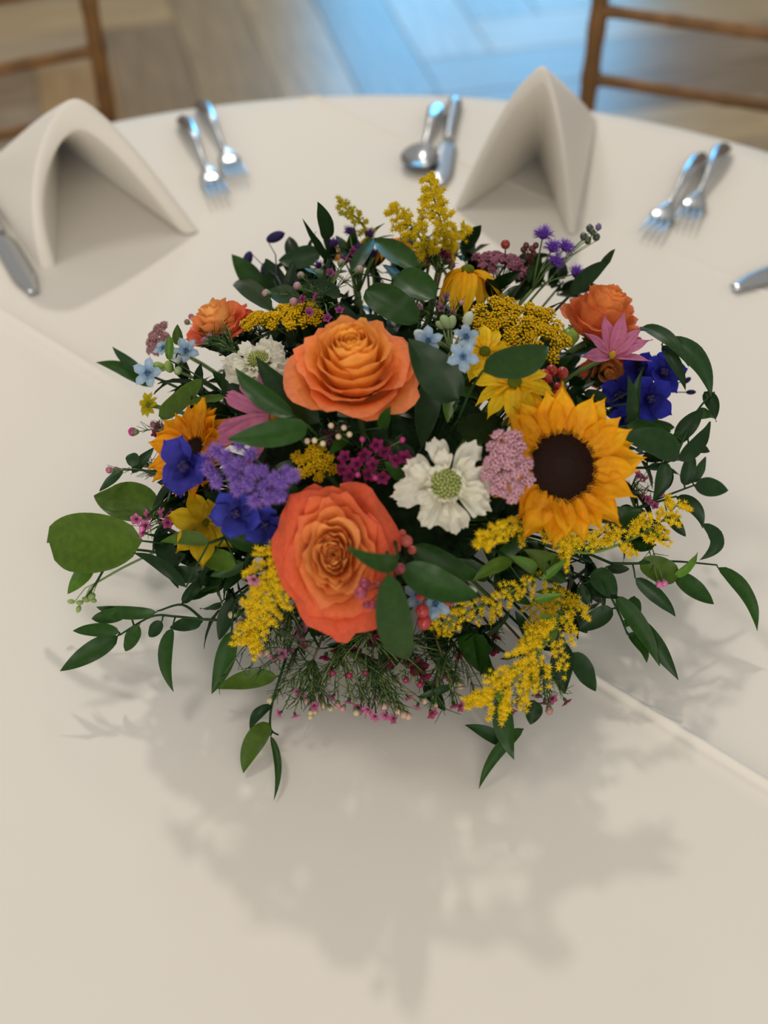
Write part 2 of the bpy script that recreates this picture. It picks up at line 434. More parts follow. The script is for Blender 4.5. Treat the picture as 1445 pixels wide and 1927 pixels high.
spoon('silver spoon left of the tall right napkin', pt(826, 202, e), pt(783, 330, e))
knife('silver knife between the spoon and the tall right napkin', pt(857, 193, e), pt(828, 352, e))
fork('left fork of the pair by the right table edge', pt(1322, 296, e), pt(1218, 455, e))
fork('right fork of the pair by the right table edge', pt(1364, 278, e), pt(1284, 433, e))
kd = (pt(66, 556, e) - pt(0, 445, e)).normalized()
knife('silver knife with its blade tip in front of the left napkin', pt(66, 556, e) - kd * .235, pt(66, 556, e))
kd = (pt(1378, 547, e) - pt(1445, 521, e)).normalized()
knife('silver knife entering the frame at the right edge', pt(1378, 547, e) - kd * .235, pt(1378, 547, e))

# ------------------------------------------------------------------ the arrangement: core
BC = V((0, 0, TZ + .05))
def build_core():
    m = MB(); N = 40
    def bowl(u, v):
        a = 2 * pi * u; r = .062 + .022 * sin(v * pi / 2); return V((r * cos(a), r * sin(a), .001 + .035 * v)), V((1, 1, 1))
    m.grid(bowl, N, 6); m.f.append(tuple(range(N))[::-1])
    t = thing('flower_bowl', 'low dark bowl hidden under the flower centrepiece', 'bowl', Matrix.Translation((0, 0, TZ + .002)))
    m.obj('bowl_body', BOWL, t)
    m = MB(); m.ball(V((0, 0, 0)), .098, V((1, 1, 1)), 28, 16, st=.80, bump=.1)
    t2 = thing('floral_foam', 'green floral foam dome hidden inside the flower centrepiece', 'floral foam', Matrix.Translation((0, 0, TZ + .075)))
    m.obj('foam_block', FOAM, t2)
build_core()

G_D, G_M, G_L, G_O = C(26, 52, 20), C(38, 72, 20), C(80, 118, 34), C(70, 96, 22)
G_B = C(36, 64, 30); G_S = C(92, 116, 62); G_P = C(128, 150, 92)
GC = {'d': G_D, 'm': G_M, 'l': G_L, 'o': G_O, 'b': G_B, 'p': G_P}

def stempts(a, b, n=8, sag=.2):
    """curve from the flower a down to the foam b"""
    c = a.lerp(b, .5) + V((0, 0, (a - b).length * sag)); return [a * (1 - q)**2 + c * 2 * q * (1 - q) + b * q * q for q in [i / n for i in range(n + 1)]]
def footp(p):
    d = p - BC; d.z *= .7; d = d.normalized(); return BC + V((d.x * .07, d.y * .07, cl(d.z * .05, -.02, .05)))
def stem_to(root, p, r=.0016, col=None, name='stem', frm=None):
    inv = root.matrix_world.inverted(); P = stempts(p, footp(p)); m = MB()
    m.tube([inv @ q for q in P], r, r * 1.1, col if col is not None else G_S, 6); return m.obj(name, STEM, root)
def root_at(name, label, cat, px, py, z, face=None, spin=0, group=None):
    p = pt(px, py, z)
    n = (domen(p) * .6 + (CAM - p).normalized() * .6) if face is None else cv(*face)
    m = frame(p, n, radians(spin)); t = thing(name, label, cat, m, group)
    return t, p, mpp(p), m

def blade(m, fn_spine, w, col, prof='ovate', fold=.12, nu=6, nv=14, wave=0.0, seed=0.0, N=None, veins=True, under=None):
    """leaf blade on a spine: fn(v)->(point, side, normal)"""
    for_v = []
    k = len(m.v)
    for j in range(nv + 1):
        v = j / nv; p, s, n = fn_spine(v)
        if prof == 'ovate': ww = (v ** .55) * (1 - v) ** .90 * 2.50
        elif prof == 'lance': ww = (v ** .6) * (1 - v) ** 1.0 * 2.62
        elif prof == 'round': ww = (v ** .5) * (1 - v) ** .45 * 1.90
        else: ww = sin(pi * v)
        ww = cl(ww, .012, 1.1)
        for i in range(nu + 1):
            u = i / nu * 2 - 1
            wv = wave * nz(v * 4 + seed, u * .6 + seed * 3) * abs(u)
            q = p + s * (u * ww * w / 2) + n * (w * (fold * abs(u) ** 1.5 * ww + wv))
            m.v.append(q)
            g = 1 + (.10 if i == nu // 2 else 0) - .10 * (i % 2) + .10 * nz(v * 3 + seed, u * 2)
            m.c.append(col * g)
    for j in range(nv):
        for i in range(nu):
            a = k + j * (nu + 1) + i; m.f.append((a, a + 1, a + nu + 2, a + nu + 1))

def leaf_spine(B, T, arch, roll, nhint):
    L = (T - B).length; d = (T - B).normalized()
    n = nhint - d * nhint.dot(d); n.normalize()
    if roll: n = Quaternion(d, radians(roll)) @ n
    mid = B.lerp(T, .5) + n * 0 + nhint * 0
    # arch bends the blade: first up along the normal, sideways via roll of arch vector
    c = B.lerp(T, .5) + n * (arch * L)
    def f(v):
        p = B * (1 - v)**2 + c * 2 * v * (1 - v) + T * v * v
        t = ((c - B) * (1 - v) + (T - c) * v).normalized()
        nn = (n - t * n.dot(t)).normalized(); s = t.cross(nn); return p, s, nn
    return f, d, n

def leafy(label, leaves, stems=None, cat='leafy sprig', name='leafy_sprig', foot=True, group=None, prof=None, leafname='leaf'):
    """leaves: (bx,by,zb, tx,ty,tz, width_px, roll, arch, colour[, profile[, side bow px]])"""
    l0 = leaves[0]; base = pt(*(stems[0][0] if stems else l0[:3]))
    root = thing(name, label, cat, Matrix.Translation(base), group)
    SP = []
    if stems:
        for st in stems:
            P = [pt(*q) for q in st]; fine = []
            for i in range(len(P) - 1):
                p0 = P[max(i - 1, 0)]; p1, p2 = P[i], P[i + 1]; p3 = P[min(i + 2, len(P) - 1)]
                for k in range(6):
                    t = k / 6; fine.append(.5 * ((2 * p1) + (p2 - p0) * t + (2 * p0 - 5 * p1 + 4 * p2 - p3) * t * t + (3 * p1 - p0 - 3 * p2 + p3) * t**3))
            fine.append(P[-1]); SP.append(fine)
    m = MB()
    main = SP[0] if SP else []
    if foot:
        P = stempts(base, footp(base), 8, .12); m.tube([q - base for q in P], .0011, .0014, G_D * 1.2, 5); SP2 = SP + [P[:3]]
    else: SP2 = SP
    for fine in SP: m.tube([q - base for q in fine], .0012, .0007, G_D * 1.3, 5)
    allp = [q for f_ in SP2 for q in f_] or [base]
    blades = []
    for i, lf in enumerate(leaves):
        B, T = pt(*lf[0:3]), pt(*lf[3:6]); w_ = 1.0 * lf[6] * mpp(B.lerp(T, .5)); roll, arch, c = lf[7], lf[8], lf[9]
        pr = lf[10] if len(lf) > 10 else 'ovate'; bow = lf[11] if len(lf) > 11 else 0
        mid = B.lerp(T, .5); nh = ((CAM - mid).normalized() * .75 + V((0, 0, 1)) * .25 + domen(mid) * .25).normalized()
        f, d, n = leaf_spine(B, T, arch, roll, nh)
        if bow:
            sd = d.cross((CAM - mid).normalized()).normalized() * (bow * mpp(mid)); f0 = f
            def f(v, f0=f0, sd=sd, B=B, T=T):
                p, s, nn = f0(v); p = p + sd * 4 * v * (1 - v)
                t = (T - B) + sd * 4 * (1 - 2 * v); t.normalize(); s2 = t.cross((nn - t * nn.dot(t)).normalized()); return p, s2, nn
        near = min(allp, key=lambda q: (q - B).length)
        if .0004 < (near - B).length < .05: m.tube([near - base, near.lerp(B, .6) - base + V((0, 0, .001)), B - base], .0007, .0006, G_D * 1.4, 4)
        b = MB(); blade(b, lambda v, f=f, B=B: tuple([f(v)[0] - base, f(v)[1], f(v)[2]]), w_, GC[c] * random.uniform(.88, 1.12), pr, fold=.10 + .06 * random.random(), wave=.10, seed=random.random() * 50)
        blades.append(b)
    if m.v: m.obj('stem', STEM, root)
    for b in blades: b.obj(leafname, LEAF, root)
    return root

# ------------------------------------------------------------------ roses
def rose(label, px, py, z, rpx, face, spin, pal, N=34, H=.86, sq=1.0, openness=1.0, seed=0, rp=1.25):
    root, p, s, M = root_at('orange_rose', label, 'rose', px, py, z, face, spin)
    R = rpx * s; Hh = R * H
    cin, cout, cedge = pal; rnd = random.Random(seed)
    stem_to(root, M @ V((0, 0, -R * .35)), .0024)
    for i in range(N):
        t = i / (N - 1); ph0 = i * 2.39996 + rnd.uniform(-.25, .25)
        rr = R * (.045 + .74 * t ** rp); hw = radians(96 - 36 * t) * rnd.uniform(.9, 1.1)
        if t < .62: zt = Hh * (.74 + .10 * sin(pi * t / .62) + .06 * rnd.random())
        else: zt = Hh * (.72 - .62 * (t - .62) / .38 + .05 * rnd.random())
        c = ss(.30, 1, t) * openness; sd = rnd.random() * 100; ruf = .15 + 1.25 * t
        lowz = -R * .35 + (Hh * .55 + R * .35) * (1 - ss(.1, .6, t))
        def fn(u_, v_, ph0=ph0, rr=rr, hw=hw, zt=zt, c=c, sd=sd, t=t, ruf=ruf):
            u = u_ * 2 - 1; vm = 1 - (.08 + .14 * t) * abs(u) ** 2.6 - .03 * (1 + nz(u * 4, sd)) * t; v = v_ * vm
            wid = .45 + .55 * sin(min(1, v * 1.6) * pi / 2)
            ph = ph0 + u * hw * wid
            r = rr * sin(pi / 2 * min(1, .12 + v * 1.15)) ** .75 * (1 - .16 * (1 - t) * v * v)
            r += rr * .07 * u * (1 - t * .3)
            zz = lowz + (zt - lowz) * v ** .95
            q = cl((v - .55) / .45)
            r += R * .30 * c * q ** 1.7; zz -= R * .20 * c * q ** 2.6
            rim = q * q
            a = nz(u * 2.6 + sd, v * 1.2, sd); b2 = nz(u * 7 + sd, v * 2, sd + 9)
            r += R * rim * ruf * (.17 * a + .06 * b2); zz += R * rim * ruf * (.15 * nz(u * 3.1, sd, 3) + .05 * b2)
            zz += R * .02 * nz(u * 2, v * 3, sd)
            col = mix(cin, cout, cl(ss(.50, .92, t) * .95 + .15 * a))
            col = mix(col, cedge, cl(ss(.70, 1, v) * .55 * ss(.15, .8, t) + .25 * ss(.55, 1, abs(u)) * t))
            col = mix(col, cin * 1.02, .35 * (1 - ss(.0, .45, v)) * (1 - t))
            col = col * (1 + .08 * nz(u * 9, v * .8, sd))
            return V((r * cos(ph), r * sin(ph) * sq, zz)), col
        m = MB(); m.grid(fn, 14, 12); m.obj('petal', PETAL, root)
    m = MB()
    for k in range(5):
        a = 2 * pi * k / 5
        def sf(u, v, a=a):
            w_ = R * .16 * sin(pi * cl(v * .8 + .15)) * (u * 2 - 1); r = R * .12 + R * .5 * v
            return V((r * cos(a) - w_ * sin(a), r * sin(a) + w_ * cos(a), -R * .36 + R * .1 * v)), G_M
        m.grid(sf, 2, 6)
    m.ball(V((0, 0, -R * .38)), R * .2, G_M, 10, 6); m.obj('sepals', LEAF, root)
    return root
OR1 = (C(255, 190, 84), C(255, 148, 74), C(248, 138, 108)); OR2 = (C(255, 194, 112), C(244, 108, 66), C(230, 88, 68))
rose('large orange garden rose facing up, above the centre of the bouquet', 664, 702, 1.02, 124, (-.02, .62, .82), 20, OR1, seed=3, H=.92, N=32, rp=1.1)
rose('tall coral and orange garden rose, lowest and nearest the front', 632, 1044, 1.02, 160, (-.05, .04, 1), 92, OR2, sq=.72, seed=14, H=.60, N=34, rp=1.35)
rose('orange rose at the upper left edge, turned away to the left', 415, 618, .99, 72, (-.35, .75, .55), 40, OR2, N=20, seed=5)
rose('peach orange rose at the upper right behind the pink lily', 1128, 610, 1.0, 88, (.30, .80, .5), 0, (C(246, 160, 84), C(238, 132, 76), C(230, 116, 88)), N=24, seed=8, H=1.0, openness=.7)
rose('small coral rose under the pink lily at the right', 1140, 690, .975, 50, (.1, -.5, .9), 0, OR2, N=14, seed=21)

# ------------------------------------------------------------------ ray flowers
def ray_mesh(L, W, col, col2, droop=.3, lift=.0, prof=1.0, tip=.75, seed=0, groove=2, notch=0, nu=6, nv=12, twist=0.0, mat=None, curl=.10):
    def fn(u_, v):
        u = u_ * 2 - 1
        ww = W / 2 * (cl(v * 2.6 + .30) ** .7) * (1 - ss(tip, 1.0, v) ** 1.5 * (1.0 if not notch else .45))
        if notch: ww *= 1
        x = L * v; 
        if notch: x -= L * .06 * abs(sin(pi * u * 1.5)) * ss(.8, 1, v)
        z = L * (lift * v - droop * v * v) + W * curl * (u * u - .4) * (1 - v * .4) + W * .05 * cos(u * pi * groove) * sin(pi * v) + W * .18 * nz(v * 3 + seed, u * .8, seed)
        a = twist * v * u * W
        y = u * ww + L * .05 * nz(v * 2, seed) * v
        x2 = x * (1 - .18 * max(0, droop) * v)
        return V((x2, y, z + a)), mix(col, col2, ss(.15, .8, v)) * (1 + .07 * cos(u * pi * groove * 1.5) + .06 * nz(seed, u * 3, v))
    m = MB(); m.grid(fn, nu, nv); return m.mesh('petal', mat or PETAL)
def put_rays(root, meshes, r0, angs, tilt, z=0.0, jit=.12, scale=(.9, 1.08), rnd=random, sy=1.0):
    for i, a in enumerate(angs):
        me = meshes[i % len(meshes)]; a = a + rnd.uniform(-jit, jit) * .5
        mm = Matrix.Rotation(a, 4, 'Z') @ Matrix.Translation((r0, 0, z + rnd.uniform(-.0006, .0006))) @ Matrix.Rotation(-(tilt + rnd.uniform(-jit, jit)), 4, 'Y') @ Matrix.Rotation(rnd.uniform(-.25, .25), 4, 'X') @ Matrix.Scale(rnd.uniform(*scale), 4)
        ob('petal', me, root, mm)

def sunflower(label, px, py, z, rpx, discpx, face, spin, n1=22, n2=16, seed=1, yl=(C(240, 166, 20), C(246, 182, 28)), dark=True, arc=None):
    root, p, s, M = root_at('sunflower', label, 'sunflower', px, py, z, face, spin)
    rnd = random.Random(seed); D = discpx * s; Rr = rpx * s; L = Rr - D * .85
    ms = [ray_mesh(L, L * .56, yl[0] * .96, yl[1], droop=.02 + .12 * rnd.random(), lift=.1, tip=.45, seed=seed + k * 7.3, curl=.16) for k in range(6)]
    ms2 = [ray_mesh(L * .98, L * .5, yl[0] * .9, yl[1] * .97, droop=.2 * rnd.random(), lift=0, tip=.42, seed=seed + k * 3.1 + 90, curl=.2) for k in range(5)]
    a1 = [2 * pi * i / n1 for i in range(n1)]; a2 = [2 * pi * (i + .5) / n2 for i in range(n2)]
    if arc: a1 = [a for a in a1 if arc(a)]; a2 = [a for a in a2 if arc(a)]
    put_rays(root, ms, D * .86, a1, .26, 0, .2, (.86, 1.08), rnd); put_rays(root, ms2, D * .80, a2, .04, -.002, .2, (.88, 1.12), rnd)
    # disc of florets
    m = MB(); m.ball(V((0, 0, -D * .10)), D * .96, C(40, 24, 18), 36, 14, st=.28); m.obj('disc', MATTE, root)
    m = MB(); nf = 900
    for i in range(nf):
        q = sqrt((i + .5) / nf); a = i * 2.39996; r = D * q * 1.0
        zz = D * .17 * (1 - q * q) + .0004 - D * .05 * (1 - ss(0, .35, q))
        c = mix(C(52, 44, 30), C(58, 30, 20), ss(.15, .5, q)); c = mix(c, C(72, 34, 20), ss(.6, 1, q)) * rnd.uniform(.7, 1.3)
        h = D * (.03 + .07 * ss(.45, 1, q)); w_ = D * .020
        tilt = V((cos(a) * q * .5, sin(a) * q * .5, 1)).normalized(); b = V((r * cos(a), r * sin(a), zz))
        x = V((-sin(a), cos(a), 0)) * w_; y = tilt.cross(x); tp = b + tilt * h
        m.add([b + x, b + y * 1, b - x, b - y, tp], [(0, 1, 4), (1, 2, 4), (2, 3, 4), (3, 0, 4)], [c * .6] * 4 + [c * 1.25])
    m.obj('disc_florets', MATTE, root, kind='stuff')
    m = MB()
    for k in range(14):
        a = 2 * pi * k / 14 + .2
        def sf(u, v, a=a):
            w_ = D * .22 * (1 - v) ** .7 * (u * 2 - 1); r = D * .5 + D * 1.1 * v; return V((r * cos(a) - w_ * sin(a), r * sin(a) + w_ * cos(a), -.004 + .002 * v)), G_O
        m.grid(sf, 2, 6)
    m.ball(V((0, 0, -D * .25)), D * .7, G_M, 14, 6, st=.4); m.obj('bracts', LEAF, root)
    stem_to(root, M @ V((0, 0, -D * .4)), .003)
    return root
sunflower('large golden sunflower with dark brown disc at the right of the bouquet', 1058, 878, 1.035, 158, 70, (.20, .06, 1), 8, seed=4)
sunflower('golden sunflower half hidden behind blue blossoms at the left', 366, 846, 1.0, 100, 26, (-.55, .25, .75), 0, 20, 12, seed=9, yl=(C(232, 152, 18), C(238, 164, 20)))

def daisy(name, label, cat, px, py, z, rpx, cpx, face, spin, n, wratio, droop, tilt, ca, cb, cc, seed=1, notch=0, lift=.1, layers=1, tip=.6, ccol2=None, angs=None, cst=.7, coneh=0.0):
    root, p, s, M = root_at(name, label, cat, px, py, z, face, spin); rnd = random.Random(seed)
    L = (rpx - cpx * .6) * s; D = cpx * s
    for ly in range(layers):
        ms = [ray_mesh(L * (1 - .12 * ly), L * wratio, ca, cb, droop=droop * rnd.uniform(.7, 1.3), lift=lift, tip=tip, seed=seed * 3 + k * 5.7 + ly, notch=notch) for k in range(4)]
        A = angs if angs and ly == 0 else [2 * pi * (i + .5 * ly) / n for i in range(n)]
        A = [radians(a) for a in angs] if angs else A
        put_rays(root, ms, D * .6, A, tilt + .15 * ly, .001 * ly, .22, (.85, 1.1), rnd)
    m = MB(); m.ball(V((0, 0, coneh * D * .3)), D * .8, cc * .8, 14, 8, st=cst)
    for i in range(90):
        q = sqrt((i + .5) / 90); a = i * 2.39996; zz = sqrt(max(0, 1 - q * q)) * D * .8 * cst + coneh * D * .3
        m.octa(V((D * .8 * q * cos(a), D * .8 * q * sin(a), zz)), D * .085, (ccol2 if ccol2 is not None and q > .6 else cc) * rnd.uniform(.8, 1.2), st=1.5)
    m.obj('flower_centre', MATTE, root)
    m = MB(); m.ball(V((0, 0, -D * .3)), D * .7, G_O, 10, 5, st=.5)
    m.obj('calyx', LEAF, root); stem_to(root, M @ V((0, 0, -D * .5)), .0017)
    return root
Y1, Y2 = C(238, 190, 18), C(250, 208, 28)
GRC = C(120, 130, 36)
daisy('yellow_coneflower', 'yellow drooping coneflower with green centre left above the large sunflower', 'coneflower', 968, 722, 1.025, 92, 17, (-.05, .65, .8), 10, 13, .36, .50, .05, Y1, Y2, GRC, 3, layers=1, coneh=1)
daisy('yellow_coneflower', 'yellow coneflower hanging its petals down at the top middle', 'coneflower', 880, 512, 1.02, 82, 15, (.0, .92, .42), 0, 14, .38, .95, -.05, C(244, 180, 16), C(250, 196, 24), GRC, 5, coneh=1)
daisy('yellow_coneflower', 'yellow coneflower peeking out between pale blue flowers and big yellow yarrow', 'coneflower', 912, 662, 1.0, 70, 14, (.1, .4, .9), 30, 12, .40, .35, .05, Y1, Y2, GRC, 7)
daisy('yellow_coneflower', 'small yellow flower drooping onto the upper left petals of the large sunflower', 'coneflower', 996, 768, 1.03, 62, 12, (-.05, .75, .75), 50, 11, .42, .9, -.15, C(240, 170, 16), C(248, 186, 22), GRC, 13, coneh=.5)
daisy('yellow_coneflower', 'wilting olive yellow flower below the blue blossoms at the left', 'coneflower', 388, 984, .99, 84, 10, (-.1, .05, 1), 12, 7, .55, .22, .10, C(176, 142, 10), C(200, 166, 16), C(112, 108, 20), 17, tip=.5)
daisy('yellow_coneflower', 'orange yellow bloom at the top back among the goldenrod', 'coneflower', 742, 462, .98, 48, 13, (-.2, .85, .5), 0, 13, .5, .8, .35, C(236, 152, 14), C(244, 170, 16), GRC, 19)
daisy('yellow_coneflower', 'small olive yellow flower at the far left edge', 'coneflower', 279, 762, .98, 28, 7, (-.6, .2, .8), 0, 9, .5, .3, .2, C(176, 160, 10), C(190, 172, 14), GRC, 23)
daisy('yellow_coneflower', 'half hidden yellow flower behind the purple cluster at the top left', 'coneflower', 655, 470, .95, 44, 12, (-.3, .8, .5), 0, 10, .5, .5, .3, C(230, 150, 14), C(238, 168, 16), GRC, 29)
PK1, PK2 = C(206, 124, 152), C(196, 112, 146)
daisy('pink_cosmos', 'dusty pink cosmos with long striped petals left of the top rose', 'cosmos', 516, 784, 1.01, 112, 13, (-.45, .25, .85), 0, 8, .27, .10, .28, PK1, PK2, C(196, 140, 30), 31, notch=1, tip=.86, angs=(112, 134, 158, 196, 216, 250, 275), ccol2=C(120, 60, 30))
daisy('pink_lily', 'pink lily like blossom in front of the peach rose', 'lily', 1152, 668, 1.035, 84, 8, (.15, .45, .9), 0, 7, .34, .12, .42, C(212, 128, 160), C(204, 122, 158), C(226, 190, 60), 37, tip=.42, angs=(8, 40, 70, 104, 150, 196, 330), cst=1.6)

# ------------------------------------------------------------------ scabiosa
def scabiosa(label, px, py, z, rpx, cpx, face, spin, seed, n=8):
    root, p, s, M = root_at('white_scabiosa', label, 'scabiosa', px, py, z, face, spin); rnd = random.Random(seed)
    Rr, D = rpx * s, cpx * s; cw, cg = C(236, 232, 214), C(220, 218, 180)
    m = MB(); m.ball(V((0, 0, 0)), D * .9, C(120, 134, 66), 20, 10, st=.75); m.obj('flower_centre', MATTE, root)
    m = MB(); nb = 75
    for i in range(nb):
        q = sqrt((i + .5) / nb) * .97; a = i * 2.39996; rr = D * q
        m.ball(V((rr * cos(a), rr * sin(a), D * .75 * sqrt(max(0, 1 - q * q * .92)))), D * .105, mix(C(150, 162, 84), C(186, 190, 120), rnd.random()), 6, 4)
    m.obj('centre_buds', MATTE, root, kind='stuff')
    for ly, (cnt, l0, wd, tl, z0) in enumerate(((n, 1.0, .60, .12, -.002), (n - 2, .70, .44, .45, .000), (n + 1, .36, .26, .9, .001))):
        for i in range(cnt):
            a = 2 * pi * (i + .5 * (ly % 2)) / cnt + rnd.uniform(-.15, .15); L = (Rr - D * .6) * l0 * rnd.uniform(.74, 1.12); sd = rnd.random() * 99; W = Rr * wd * rnd.uniform(.8, 1.15)
            dr = rnd.uniform(-.05, .25)
            def fn(u_, v, L=L, W=W, sd=sd, dr=dr):
                u = u_ * 2 - 1; ww = W / 2 * (.22 + .78 * ss(0, .85, v) ** .8)
                x = L * v * (1 - .22 * abs(u) ** 2) - L * (.10 * abs(sin(u * 4.7 + sd)) + .05 * abs(sin(u * 13 + sd))) * ss(.72, 1, v)
                z = -L * dr * v * v + W * .32 * nz(u * 1.8 + sd, v * 2.2) * (0.2 + v) + W * .07 * sin(u * 9 + sd) * v * v
                return V((x, u * ww, z)), mix(cg, cw, ss(0, .5, v)) * (1 + .05 * nz(u * 8 + sd, v))
            m = MB(); m.grid(fn, 16, 10)
            mm = Matrix.Rotation(a, 4, 'Z') @ Matrix.Translation((D * .65, 0, z0)) @ Matrix.Rotation(-(tl + rnd.uniform(-.15, .15)), 4, 'Y') @ Matrix.Rotation(rnd.uniform(-.3, .3), 4, 'X')
            m.obj('petal', PETAL, root, m=mm)
    stem_to(root, M @ V((0, 0, -D * .4)), .0016); return root
scabiosa('white scabiosa with green pincushion centre, left of the pink yarrow and large sunflower', 839, 912, 1.03, 100, 32, (-.0, .12, 1), 10, 3)
scabiosa('white scabiosa half covered by leaves at the upper left of the top rose', 486, 682, 1.0, 76, 22, (-.1, .55, .8), 40, 8)

# ------------------------------------------------------------------ yarrow heads: a dome of tiny florets on a branching stalk
def yarrow(name, label, cat, px, py, z, rx, ry, face, spin, cols, seed, fl=3.2, nclu=26, percl=16, dome=.25, shape=None, flat=False):
    root, p, s, M = root_at(name, label, cat, px, py, z, face, spin); rnd = random.Random(seed)
    A, B = rx * s, ry * s; f = fl * s; base = V((0, 0, -max(A, B) * .9)); st = MB()
    for i in range(nclu):
        q = sqrt((i + .5) / nclu) * .92; a = i * 2.39996 + rnd.uniform(-.2, .2)
        c = V((A * q * cos(a), B * q * sin(a), max(A, B) * dome * (1 - q * q) + rnd.uniform(-1, 1) * f * 1.2))
        if shape and not shape(c.x / A, c.y / B): continue
        cr = 1.02 * sqrt(A * B / nclu) * rnd.uniform(.85, 1.1); m = MB()
        nn = V((c.x / A * .45, c.y / B * .45, 1)).normalized(); qd = nn.to_track_quat('Z', 'Y')
        m.ball(c - nn * cr * .45, cr * .7, cols[2], 8, 5)
        percl_ = percl + 7
        for k in range(percl_):
            g = 1.06 * sqrt((k + .5) / percl_); b = k * 2.39996; o = qd @ V((cr * g * cos(b), cr * g * sin(b), cr * .55 * (1 - g * g) + rnd.uniform(-.15, .15) * cr)); fp = c + o
            d = (nn + (qd @ V((cos(b) * g * .7, sin(b) * g * .7, 0)))).normalized(); col = mix(cols[0], cols[1], rnd.random()) * rnd.uniform(.85, 1.1)
            if flat:   # five-petalled floret with a pale eye
                qq = d.to_track_quat('Z', 'Y'); w_ = f * 1.05; ph = rnd.random() * 6
                vs = [fp + d * f * .1]; cs = [cols[3]]; fs = []
                for j in range(10):
                    an = ph + pi * j / 5; r_ = w_ * (1.0 if j % 2 == 0 else .72); vs.append(fp + qq @ V((r_ * cos(an), r_ * sin(an), f * (.45 if j % 2 == 0 else .25)))); cs.append(col)
                fs = [(0, 1 + j, 1 + (j + 1) % 10) for j in range(10)]
                vs.append(fp - d * f * .7); cs.append(cols[2]); fs += [(11, 1 + (j + 1) % 10, 1 + j) for j in range(10)]
                m.add(vs, fs, cs); m.octa(fp + d * f * .35, f * .32, cols[3], d)
            else:
                m.octa(fp, f * rnd.uniform(.7, 1.0), col, d, 1.0)
                for j in range(3):
                    an = rnd.random() * 6.28; m.octa(fp + (qd @ V((cos(an), sin(an), .5))) * f * .7, f * .45, col * 1.08, d)
        m.obj('floret_cluster', MATTE, root)
        st.tube([c - nn * cr * .5, c.lerp(base, .5) + V((0, 0, 0)), base], f * .22, f * .3, G_S, 4)
    st.obj('stalks', STEM, root); stem_to(root, M @ base, .0017); return root
YC = (C(214, 168, 10), C(236, 194, 22), C(120, 112, 20)); PY = (C(210, 116, 160), C(186, 84, 134), C(90, 40, 60), C(244, 224, 210))
PY2 = (C(176, 98, 124), C(150, 74, 104), C(96, 56, 66), C(190, 140, 150))
yarrow('yellow_yarrow', 'broad golden yellow yarrow head above the large sunflower', 'yarrow', 975, 622, 1.0, 104, 80, (.15, .62, .8), -20, YC, 1, 3.2, 40, 17, .22)
yarrow('yellow_yarrow', 'golden yarrow head left above the top rose', 'yarrow', 552, 600, .99, 62, 44, (-.1, .75, .65), 12, YC, 2, 3.4, 20, 14)
yarrow('yellow_yarrow', 'small golden yarrow head next to the upper left orange rose', 'yarrow', 482, 606, .985, 32, 24, (-.2, .8, .6), 0, YC, 3, 3.2, 9, 12)
yarrow('yellow_yarrow', 'small golden yarrow between the two large roses, right of the purple cluster', 'yarrow', 590, 872, .99, 44, 38, (-.1, .3, .9), 0, (C(214, 170, 14), C(232, 190, 24), C(110, 110, 24)), 4, 3.6, 14, 11, .3)
yarrow('yellow_yarrow', 'small mustard yarrow tuft left of the front rose', 'yarrow', 513, 990, .985, 26, 17, (-.3, .2, .9), 0, (C(176, 142, 12), C(196, 160, 18), C(90, 92, 20)), 5, 3.2, 8, 10)
yarrow('pink_yarrow', 'pink yarrow head between the white scabiosa and the large sunflower', 'yarrow', 955, 880, 1.05, 48, 72, (-.15, .15, 1), 0, PY, 6, 4.3, 28, 8, .4, flat=True, shape=lambda x, y: (x + .25) ** 2 + (y * .8) ** 2 < .9 or y < .3)
yarrow('pink_yarrow', 'mauve pink yarrow head at the back right behind the hanging coneflower', 'yarrow', 944, 502, .98, 60, 36, (.1, .75, .6), -25, PY2, 7, 3.6, 22, 12, .35, flat=True)
yarrow('pink_yarrow', 'small dusty pink yarrow head at the far left', 'yarrow', 297, 640, .97, 25, 34, (-.5, .3, .7), 0, (C(184, 128, 132), C(160, 104, 112), C(96, 66, 60), C(200, 160, 156)), 8, 3.4, 12, 11, .3, flat=True)

